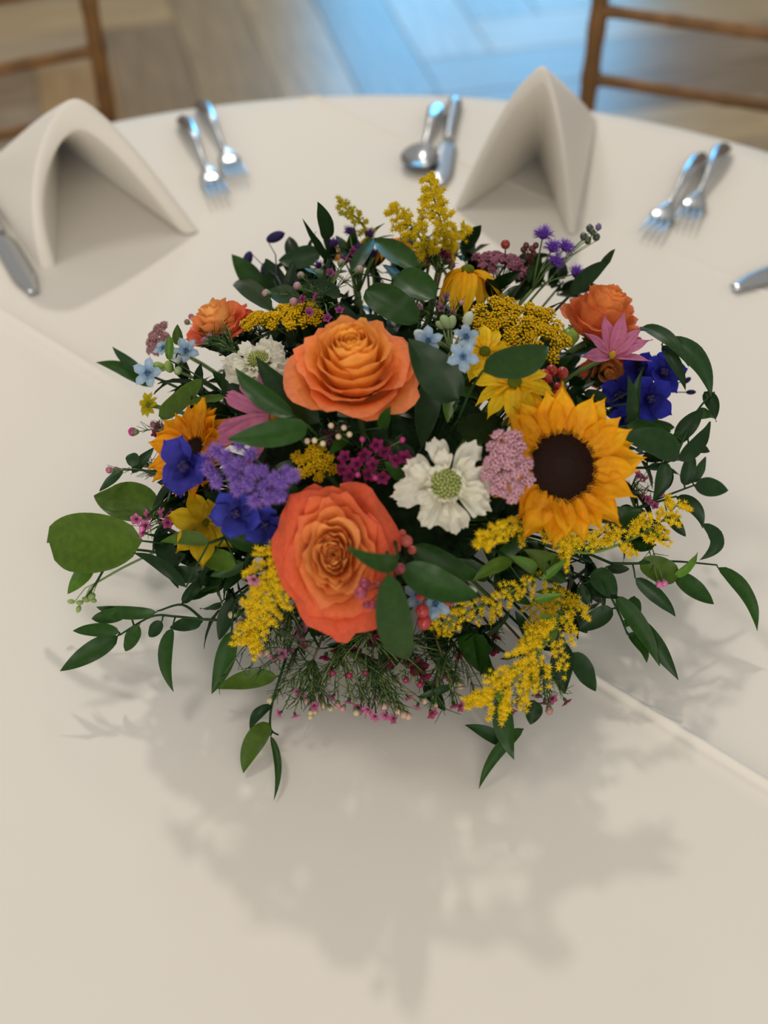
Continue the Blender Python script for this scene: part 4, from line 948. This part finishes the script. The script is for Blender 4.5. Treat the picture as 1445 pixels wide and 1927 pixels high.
def berries(label, pts_, hub, seed, col=(C(176, 50, 58), C(206, 84, 84))):
    H = pt(*hub); root = thing('berry_sprig', label, 'berry sprig', Matrix.Translation(H)); rnd = random.Random(seed); sm = MB(); sm.tube([q - H for q in stempts(H, footp(H))], .0009, .0012, C(96, 84, 56), 5)
    for b in pts_:
        c = pt(*b[:3]); r = b[3] * mpp(c); d = (c - H).normalized(); m = MB(); cc = mix(col[0], col[1], rnd.random()); m.ball(c - H, r, cc, 12, 8, ax=d, st=1.12, col2=cc * .8)
        for k in range(5):
            a = 2 * pi * k / 5; q = d.to_track_quat('Z', 'Y'); m.octa(c - H + d * r * 1.05 + q @ V((cos(a), sin(a), 0)) * r * .25, r * .16, cc * .55, d)
        m.obj('berry', WAXY, root); sm.tube([c - H - d * r * .9, (c - H) * .5 + V((0, 0, .002)), V((0, 0, 0))], .0005, .0007, C(120, 70, 60), 4)
    sm.obj('stem', STEM, root)
berries('dark pink berries overlapping the lower right petals of the front rose', [(686, 1099, 1.06, 12), (679, 1116, 1.065, 13), (701, 1138, 1.06, 9), (752, 1070, 1.05, 11), (712, 1100, 1.05, 6), (690, 1138, 1.06, 8)], (735, 1105, 1.02), 1, (C(150, 50, 72), C(176, 70, 90)))
berries('red berries around the small pale blue flowers at the front', [(789, 1100, 1.025, 12), (826, 1098, 1.03, 10), (838, 1097, 1.03, 10), (845, 1128, 1.04, 13), (791, 1123, 1.025, 8), (795, 1149, 1.02, 13), (798, 1170, 1.02, 14), (800, 1112, 1.02, 8)], (805, 1085, .985), 2, (C(166, 40, 44), C(196, 70, 66)))
berries('coral berries between the front rose and the white scabiosa', [(765, 1018, 1.02, 12), (775, 1035, 1.015, 9), (757, 1004, 1.01, 8)], (785, 1050, .98), 3, (C(196, 84, 76), C(214, 112, 98)))
berries('red berries above the large sunflower', [(1024, 705, 1.02, 11), (1038, 697, 1.025, 11), (1058, 702, 1.025, 12), (1030, 712, 1.02, 10), (1048, 727, 1.02, 8), (1050, 741, 1.02, 8), (1035, 742, 1.01, 8)], (1050, 735, .98), 4, (C(170, 44, 34), C(196, 70, 50)))
berries('single red berry on a twig at the back right', [(951, 460, .205, 9)], (950, 500, .98), 5, (C(160, 60, 44), C(160, 60, 44)))
berries('brown seed pods left of the purple flossflowers at the back right', [(990, 462, .2, 6), (1000, 468, .2, 6), (1008, 462, .2, 6), (985, 470, .195, 6), (1004, 478, .195, 6)], (1000, 510, .98), 6, (C(90, 44, 40), C(110, 60, 50)))

# ------------------------------------------------------------------ leaves
Lz = .055
leafy('trailing sprig of dark narrow leaves reaching out at the lower left', [
    (222, 1197, .050, 113, 1263, .035, 40, 0, .06, 'm'), (225, 1190, .055, 137, 1187, .045, 30, 25, .10, 'm'),
    (243, 1149, .062, 172, 1164, .050, 30, -15, .20, 'm'), (295, 1152, .066, 180, 1142, .055, 28, -20, .22, 'm'),
    (262, 1176, .058, 236, 1226, .035, 30, 0, .10, 'm'), (305, 1169, .06, 281, 1199, .045, 26, 0, .1, 'd'),
    (325, 1181, .06, 327, 1302, .03, 32, 10, .10, 'm', 'lance', 12), (380, 1171, .064, 319, 1181, .055, 28, 10, .1, 'd'),
    (343, 1136, .066, 391, 1079, .075, 24, 0, .1, 'd')],
    [[(438, 1168, 1.0), (380, 1165, .068), (330, 1160, .064), (285, 1160, .06), (225, 1195, .052)], [(380, 1165, .068), (343, 1138, .067), (300, 1149, .066)]])
leafy('two long drooping leaves left of the dense goldenrod', [
    (436, 1188, .06, 398, 1306, .028, 42, 0, .08, 'm', 'lance', -5), (440, 1130, .075, 412, 1205, .055, 36, 10, .1, 'd')], [[(452, 1120, 1.0), (440, 1145, .075), (436, 1188, .062)]])
leafy('large round green leaf with a pale midrib at the far left', [(268, 1018, .085, 93, 1022, .060, 116, -8, .10, 'o', 'round')], [[(330, 1030, 1.0), (300, 1022, .09), (268, 1018, .085)]])
leafy('broad dull leaf partly behind the round leaf at the left', [(300, 965, .09, 177, 934, .085, 84, 20, .08, 'o')], [[(330, 970, .99), (300, 965, .09)]])
leafy('small green leaf and pale flowerlet stalk below the round leaf', [(176, 1058, .055, 127, 1118, .04, 34, 0, .05, 'l')], [[(300, 1040, .99), (240, 1035, .065), (176, 1056, .055)], [(205, 1052, .056), (185, 1090, .045), (160, 1128, .03)]])
budsprig('cluster of pale green flowerlets on the stalk below the round leaf', [(162, 1128, .03, 6, (-.5, .2, .5)), (150, 1134, .03, 5, (-1, 0, .5)), (172, 1122, .032, 7, (.5, .3, .5)), (134, 1132, .028, 5, (-1, .1, .2)), (148, 1146, .026, 5, (-.3, -1, .3)), (176, 1130, .03, 5, (.8, -.2, .5))], (184, 1095, .042), C(150, 170, 100), st=1.4, stemc=G_P, mat=MATTE)
leafy('sprig of thin leaves hanging down at the lower left front', [
    (522, 1273, .04, 407, 1296, .022, 40, 0, .10, 'o', 'lance', 6), (509, 1361, .022, 458, 1455, .006, 42, 0, .12, 'o', 'ovate', 10),
    (512, 1328, .03, 470, 1378, .02, 26, 30, .2, 'd', 'lance', 6), (509, 1385, .018, 515, 1507, .004, 16, 0, .1, 'm', 'lance', -12)],
    [[(545, 1215, .99), (530, 1265, .045), (512, 1325, .030), (509, 1370, .02), (524, 1383, .016)]])
leafy('leaves hanging down at the lower right front below the goldenrod plume', [
    (945, 1308, .045, 967, 1430, .015, 44, 15, .08, 'm', 'lance', 6), (985, 1372, .025, 901, 1485, .004, 26, 0, .10, 'm', 'lance', 14),
    (955, 1403, .012, 874, 1364, .02, 30, 10, .10, 'b', 'lance', 4), (1007, 1319, .04, 998, 1364, .03, 36, 0, .05, 'd'),
    (1066, 1213, .06, 1063, 1306, .035, 46, 10, .06, 'd', 'ovate', 8), (1076, 1228, .055, 1121, 1301, .03, 42, -10, .06, 'd')],
    [[(1010, 1180, .98), (975, 1260, .055), (948, 1308, .045), (960, 1400, .02)], [(1010, 1180, .98), (1060, 1205, .062)]])
leafy('dark leaf at the lower middle front left of the goldenrod plume', [(868, 1190, .06, 932, 1282, .05, 46, 5, .12, 'm'), (950, 1292, .04, 912, 1265, .045, 22, 0, .1, 'l'), (800, 1285, .035, 838, 1338, .025, 30, 0, .05, 'd'), (852, 1290, .04, 785, 1312, .035, 16, 0, .2, 'b')], [[(900, 1150, .97), (870, 1190, .06)]])
leafy('long vine of pointed leaves reaching to the right edge', [
    (1350, 1068, .05, 1425, 1188, .022, 34, -10, .14, 'm', 'lance', -14), (1268, 1080, .062, 1344, 1137, .04, 38, 0, .05, 'm'),
    (1203, 1058, .075, 1275, 1086, .065, 50, 0, .1, 'o', 'round'), (1268, 1084, .066, 1313, 1038, .075, 26, 40, .2, 'l', 'lance'),
    (1195, 1088, .07, 1271, 1160, .045, 34, 30, .16, 'b', 'lance', -8)],
    [[(1150, 1060, .99), (1200, 1060, .078), (1265, 1056, .066), (1348, 1063, .052)]])
leafy('drooping sprig of glossy leaves at the lower right', [
    (1157, 1121, .065, 1241, 1254, .03, 38, 0, .06, 'm', 'lance', -8), (1193, 1160, .052, 1277, 1280, .022, 40, 30, .10, 'b', 'lance', -6),
    (1194, 1122, .06, 1174, 1182, .05, 32, -10, .1, 'm', 'ovate', -4), (1181, 1192, .045, 1217, 1248, .03, 28, -20, .18, 'm', 'lance', -6),
    (1153, 1145, .055, 1085, 1188, .04, 38, 10, .06, 'b'), (1118, 1072, .075, 1160, 1128, .065, 48, 0, .05, 'b'), (1090, 1102, .07, 1109, 1142, .06, 24, 0, .05, 'd')],
    [[(1115, 1060, .99), (1140, 1105, .07), (1165, 1155, .055), (1181, 1195, .045)]])
leafy('curved pair of leaves arching right of the goldenrod tip', [
    (1272, 936, .1, 1322, 995, .085, 30, 15, .15, 'd', 'lance', -14), (1321, 985, .085, 1316, 1054, .07, 34, -10, .12, 'b', 'lance', -26), (1255, 970, .09, 1290, 1010, .08, 24, 0, .1, 'd')],
    [[(1190, 960, .99), (1235, 945, .1), (1272, 934, .1)]])
leafy('three dull oval leaves at the right edge level with the sunflower', [
    (1306, 914, .09, 1370, 922, .08, 38, 0, .04, 'b'), (1287, 914, .095, 1303, 846, .115, 30, 0, .08, 'b'), (1300, 908, .09, 1328, 859, .105, 24, 20, .1, 'b')],
    [[(1190, 960, .98), (1240, 938, .095), (1306, 913, .09)]])
leafy('arching dark vine curling over the right side of the bouquet', [
    (1277, 862, .14, 1165, 826, .16, 60, 0, .08, 'b', 'ovate', 12), (1178, 802, .155, 1262, 812, .15, 44, 10, .10, 'm', 'ovate', 6), (1250, 868, .13, 1228, 942, .105, 34, 0, .1, 'b', 'lance', -6),
    (1251, 877, .12, 1247, 926, .105, 26, 30, .1, 'd', 'lance', -8), (1275, 866, .13, 1336, 793, .145, 36, 20, .12, 'd', 'lance', 6), (1272, 826, .14, 1322, 770, .155, 36, 0, .12, 'd'),
    (1303, 790, .145, 1348, 794, .135, 30, -30, .2, 'm', 'lance', -8), (1325, 738, .15, 1346, 790, .14, 30, 20, .1, 'd', 'lance', -6), (1296, 838, .13, 1336, 850, .12, 20, 0, .1, 'd'), (1262, 832, .14, 1300, 812, .14, 26, 0, .2, 'm')],
    [[(1215, 880, .99), (1262, 866, .135), (1285, 830, .142), (1302, 790, .148), (1322, 760, .15), (1344, 738, .15)]])
leafy('two long arching leaves above the blue delphinium', [
    (1206, 616, .17, 1296, 690, .165, 32, 0, .16, 'b', 'lance', -10), (1252, 640, .17, 1338, 748, .15, 46, 10, .14, 'b', 'lance', -20), (1245, 650, .165, 1290, 735, .15, 26, 30, .1, 'd', 'lance', -8)], [[(1175, 640, .97), (1206, 620, .17), (1250, 640, .17)]])
leafy('vertical narrow leaves in front of the blue delphinium', [(1184, 800, 1.03, 1181, 705, 1.045, 30, 20, .05, 'b', 'lance', 4), (1200, 795, 1.03, 1212, 690, 1.03, 20, -30, .06, 'b', 'lance', -8)])
leafy('upright oval leaves at the top left back', [
    (618, 450, .2, 597, 379, .245, 34, 0, .05, 'b'), (622, 494, .18, 569, 411, .225, 22, 20, .1, 'd', 'lance', -8), (604, 476, .18, 524, 490, .17, 50, 0, .08, 'b', 'ovate', -6)], [[(625, 530, .98), (615, 480, .185), (617, 450, .2)]])
leafy('bright pointed leaf pair at the upper left edge', [(496, 556, .14, 436, 478, .165, 44, 0, .10, 'm'), (512, 585, 1.0, 440, 534, .135, 40, 0, .10, 'd')])
leafy('dark leaf cluster above the left golden yarrow', [(532, 570, .155, 500, 486, .18, 46, 10, .08, 'd'), (594, 536, .16, 531, 492, .17, 44, 0, .08, 'd'), (560, 575, 1.0, 505, 545, 1.0, 48, 0, .08, 'b'), (640, 560, .99, 570, 535, .99, 40, 0, .08, 'd')])
leafy('pointed leaf and long blade left of the hanging coneflower', [(782, 508, 1.02, 704, 450, .2, 50, 0, .08, 'm'), (662, 512, 1.0, 706, 447, .2, 28, 0, .08, 'b'), (757, 540, 1.0, 718, 498, 1.0, 26, 20, .1, 'b')])
leafy('round leaf with a notched tip over the upper middle', [(818, 562, 1.03, 747, 517, 1.04, 62, 0, .06, 'm', 'round')])
leafy('broad oval leaf above the top rose', [(788, 606, 1.01, 689, 546, 1.03, 66, 0, .08, 'm', 'round')])
leafy('twisted leaf pointing up at the back right beside the peach rose', [(1072, 556, 1.0, 1150, 490, .19, 34, 15, .10, 'd', 'lance', -6), (1132, 502, .185, 1158, 468, .2, 20, 40, .2, 'd', 'lance', -4), (1145, 560, .97, 1180, 590, .97, 40, 0, .05, 'o', 'round')])
leafy('heart shaped dark leaf pointing right below the broad yarrow', [(908, 700, 1.065, 1030, 652, 1.06, 72, 0, .07, 'm', 'ovate', 12)], [[(862, 790, 1.0), (885, 735, 1.03), (908, 698, 1.065)]])
leafy('large dark pointed leaf below the pale blue star flowers', [(862, 752, 1.02, 768, 637, 1.055, 82, -10, .06, 'd')])
leafy('small curled green leaf under the large pointed one', [(858, 722, 1.0, 842, 796, 1.01, 34, 0, .08, 'o', 'ovate', 4), (812, 715, .985, 793, 842, .985, 52, 0, .05, 'd')])
leafy('dark round leaf behind the yellow coneflower and white scabiosa', [(953, 805, .985, 858, 812, .995, 62, 0, .05, 'd', 'round')])
leafy('upper pointed leaf over the pink cosmos', [(553, 784, 1.03, 443, 692, 1.05, 46, 0, .10, 'm', 'lance', -12)])
leafy('dark leaf leaning on the left side of the top rose', [(602, 795, 1.0, 482, 671, 1.04, 56, 0, .10, 'd', 'lance', -12)])
leafy('broad leaf lying under the pink cosmos above the purple flossflowers', [(580, 802, 1.03, 428, 826, 1.06, 56, 0, .12, 'm', 'ovate', -8)])
leafy('two narrow leaves pointing left at the upper left edge', [(272, 702, .125, 211, 652, .14, 22, 0, .12, 'b', 'lance', -4), (284, 728, .115, 180, 682, .12, 30, 0, .12, 'm', 'lance', 8)])
leafy('light green spoon shaped leaf under the left blue star flowers', [(382, 714, 1.01, 298, 782, 1.03, 42, 0, .08, 'o', 'round', -8), (336, 650, 1.02, 334, 610, 1.03, 22, 0, .1, 'o'), (319, 678, 1.04, 320, 633, 1.05, 18, 0, .1, 'l', 'round'), (424, 748, 1.0, 346, 762, 1.01, 20, 0, .1, 'o', 'lance')])
leafy('small curved leaves beneath the wilting yellow flower', [(393, 1022, 1.02, 301, 1020, 1.03, 30, 0, -.12, 'o', 'ovate', 10), (350, 1105, .09, 250, 1040, .09, 26, 0, .12, 'd', 'lance', 10), (302, 1000, 1.0, 336, 1108, .085, 42, 0, .05, 'd'), (445, 1062, 1.0, 373, 1044, 1.01, 44, 0, .05, 'o'), (375, 1085, .09, 310, 1075, .09, 34, 0, .08, 'd'), (420, 1090, .99, 350, 1070, .99, 46, 0, .08, 'd')])
leafy('curved leaf arching over the heart of the front rose', [(749, 1050, 1.06, 651, 1027, 1.09, 38, 0, .30, 'm', 'ovate', -22)])
leafy('long leaf pointing right under the white scabiosa', [(758, 1064, 1.03, 903, 1120, 1.05, 66, 0, .12, 'm', 'ovate', 12)])
leafy('dark leaf just beneath the petals of the white scabiosa', [(776, 1026, 1.0, 907, 1082, 1.01, 56, 0, .12, 'm', 'ovate', 14)])
leafy('glossy leaf hanging straight down right of the front rose', [(730, 1078, 1.07, 766, 1243, 1.04, 70, 0, .14, 'm', 'ovate', 10)])
leafy('small pointed leaf between wax flowers and white scabiosa', [(762, 905, 1.0, 723, 868, 1.01, 26, 0, .05, 'm')])
leafy('small pointed leaf under the right side of the top rose', [(655, 818, 1.0, 619, 856, 1.01, 24, 0, .05, 'm'), (718, 805, 1.02, 735, 764, 1.05, 26, 0, .05, 'm')])
leafy('light leaves between the goldenrod sprays at the lower right', [
    (965, 1055, 1.02, 889, 1094, 1.02, 30, 0, .1, 'o', 'lance', 6), (1010, 1074, 1.02, 957, 1046, 1.03, 26, 0, .1, 'l'), (1066, 1086, 1.01, 984, 1034, 1.02, 50, 0, .06, 'o'), (1018, 1092, 1.02, 1068, 1050, 1.035, 18, 0, .1, 'l', 'lance'),
    (1005, 1130, 1.045, 1060, 1118, 1.05, 18, 0, .05, 'l', 'lance')])
leafy('dark leaf right under the large sunflower', [(1150, 985, .99, 1208, 958, 1.0, 46, 0, .05, 'm'), (1160, 960, .985, 1205, 985, .985, 40, 0, .05, 'd')])
leafy('dull leaf twig at the left edge below the lone bud', [(232, 885, .11, 187, 925, .095, 20, 0, .1, 'b', 'lance'), (262, 868, .12, 236, 862, .12, 28, 0, .1, 'b'), (250, 890, .11, 290, 842, .12, 22, 0, .05, 'b')], [[(310, 900, .98), (270, 885, .115), (232, 884, .11)]])

# dark filler leaves that close the gaps between the flowers
rf = random.Random(99)
MARKS = [((664, 702), 'the top orange rose'), ((632, 1046), 'the front coral rose'), ((415, 618), 'the upper left orange rose'), ((1128, 610), 'the peach rose'),
    ((1058, 878), 'the large sunflower'), ((366, 846), 'the half hidden left sunflower'), ((968, 722), 'the drooping yellow coneflower'), ((880, 530), 'the hanging top coneflower'),
    ((388, 984), 'the wilting olive yellow flower'), ((842, 912), 'the front white scabiosa'), ((486, 682), 'the rear white scabiosa'), ((975, 622), 'the broad yellow yarrow'),
    ((552, 600), 'the left golden yarrow'), ((465, 900), 'the large purple flossflower cluster'), ((1222, 730), 'the right blue delphinium'), ((505, 1120), 'the dense left goldenrod'),
    ((1000, 1230), 'the large goldenrod plume'), ((1160, 1020), 'the goldenrod below the sunflower'), ((815, 440), 'the upright goldenrod tips'), ((710, 870), 'the magenta wax flowers'), ((815, 1120), 'the low pale blue stars'), ((944, 500), 'the mauve yarrow')]
used = {}
def filler_spots(spots, adj):
    for x, y, z in spots: filler(1, 0, 0, 0, 0, 'ddm', (48, 84), 1, None, adj, at_=pt(x, y, z))
def filler(n, zlo, zhi, amin, amax, cols, lsz, inner, group, adj, nleaf=7, near=True, at_=None):
    for i in range(n):
        a = rf.uniform(amin, amax); e = rf.uniform(zlo, zhi)
        c = V((cos(a) * cos(e) * DA * inner, sin(a) * cos(e) * DA * inner, TZ + DZ + sin(e) * DC * inner)); c.z = max(c.z, TZ + .022)
        if at_ is not None: c = at_.copy()
        label = adj
        if near:
            q = c - CAM; k = q.dot(FW); x, y = CX + F * q.dot(RT) / k, CY - F * q.dot(UP) / k
            (mx_, my_), nm = min(MARKS, key=lambda t: (t[0][0] - x) ** 2 + (t[0][1] - y) ** 2); dx, dy = x - mx_, y - my_
            side = 'right of' if dx > 2.2 * abs(dy) else 'left of' if -dx > 2.2 * abs(dy) else 'above' if -dy > 2.2 * abs(dx) else 'below' if dy > 2.2 * abs(dx) else ('upper ' if dy < 0 else 'lower ') + ('right of' if dx > 0 else 'left of')
            label = adj + ' ' + side + ' ' + nm
            if label in used: group_ = 'dark leaf sprigs ' + side + ' ' + nm; used[label]['group'] = group_
            else: group_ = None
        else: group_ = group
        n_ = domen(c); root = thing('filler_sprig', label, 'leafy sprig', Matrix.Translation(c), group_)
        if near and label not in used: used[label] = root
        sm = MB(); f = footp(c); sm.tube([q - c for q in stempts(c, f, 6, .05)], .0010, .0013, G_D * 1.2, 4); bl = []
        for k in range(nleaf):
            d = (n_ * .55 + V((rf.uniform(-1, 1), rf.uniform(-1, 1), rf.uniform(-.9, .9)))).normalized(); L = rf.uniform(*lsz) * .00040
            B = c + V((rf.uniform(-1, 1), rf.uniform(-1, 1), rf.uniform(-1, 1))) * .010 - n_ * .008; T = B + d * L
            if T.z < TZ + .012: T.z = TZ + .012 + rf.random() * .01
            fsp, _, _ = leaf_spine(B, T, .12, rf.uniform(-30, 30), (n_ + V((0, 0, .3))).normalized())
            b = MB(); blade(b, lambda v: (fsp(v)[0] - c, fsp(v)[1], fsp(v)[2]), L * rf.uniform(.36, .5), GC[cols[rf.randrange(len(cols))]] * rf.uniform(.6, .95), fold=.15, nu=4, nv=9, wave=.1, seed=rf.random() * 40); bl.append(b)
            sm.tube([V((0, 0, 0)) - n_ * .004, B - c], .0007, .0006, G_D * 1.3, 4)
        sm.obj('stem', STEM, root)
        for b in bl: b.obj('leaf', LEAF, root)
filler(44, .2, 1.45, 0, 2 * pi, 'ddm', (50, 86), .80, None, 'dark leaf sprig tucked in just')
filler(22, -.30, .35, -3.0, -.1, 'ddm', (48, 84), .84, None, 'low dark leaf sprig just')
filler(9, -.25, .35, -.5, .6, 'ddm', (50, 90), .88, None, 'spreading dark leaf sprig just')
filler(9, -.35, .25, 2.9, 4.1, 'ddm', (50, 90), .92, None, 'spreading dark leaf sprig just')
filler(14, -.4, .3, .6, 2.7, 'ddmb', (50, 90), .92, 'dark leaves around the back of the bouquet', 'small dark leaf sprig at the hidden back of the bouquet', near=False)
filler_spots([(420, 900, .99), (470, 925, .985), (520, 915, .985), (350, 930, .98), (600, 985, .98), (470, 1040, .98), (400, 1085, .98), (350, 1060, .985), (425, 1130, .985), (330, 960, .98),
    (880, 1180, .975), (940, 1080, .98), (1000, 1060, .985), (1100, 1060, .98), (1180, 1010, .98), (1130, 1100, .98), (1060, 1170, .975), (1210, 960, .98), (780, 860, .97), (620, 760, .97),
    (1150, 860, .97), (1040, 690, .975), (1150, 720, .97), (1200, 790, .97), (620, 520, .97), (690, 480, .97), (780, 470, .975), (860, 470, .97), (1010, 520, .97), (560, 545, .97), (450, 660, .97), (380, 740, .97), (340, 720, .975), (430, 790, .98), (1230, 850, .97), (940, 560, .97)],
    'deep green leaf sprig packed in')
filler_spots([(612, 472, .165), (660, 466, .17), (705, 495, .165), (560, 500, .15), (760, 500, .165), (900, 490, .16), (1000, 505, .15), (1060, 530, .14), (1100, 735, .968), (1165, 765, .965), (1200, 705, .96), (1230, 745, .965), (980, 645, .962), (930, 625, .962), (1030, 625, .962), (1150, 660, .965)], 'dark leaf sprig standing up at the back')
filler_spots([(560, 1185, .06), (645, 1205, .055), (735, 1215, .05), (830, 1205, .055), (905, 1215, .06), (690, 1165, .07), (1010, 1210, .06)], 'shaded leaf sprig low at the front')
wax('maroon wax flowers in the shade low at the front middle', [z7(*q, .055, 14) for q in ((430, 330), (350, 320), (590, 340), (720, 430), (560, 380), (300, 350), (860, 350))], [z7(*q, .05, 7) for q in ((470, 420), (400, 430), (640, 450), (330, 420), (700, 470))], (690, 1190, .07), 61, DR, 14)
wax('pale pink wax buds dangling between the needle foliage', [z7(*q, .035, 11) for q in ((250, 560), (400, 540), (330, 520), (690, 560), (650, 520), (480, 575))], [z7(*q, .032, 7) for q in ((220, 540), (350, 560), (430, 590), (720, 540), (560, 520), (610, 560), (280, 530))], (640, 1215, .06), 62, LP, 12, budc=(C(186, 176, 136), C(190, 110, 140)))
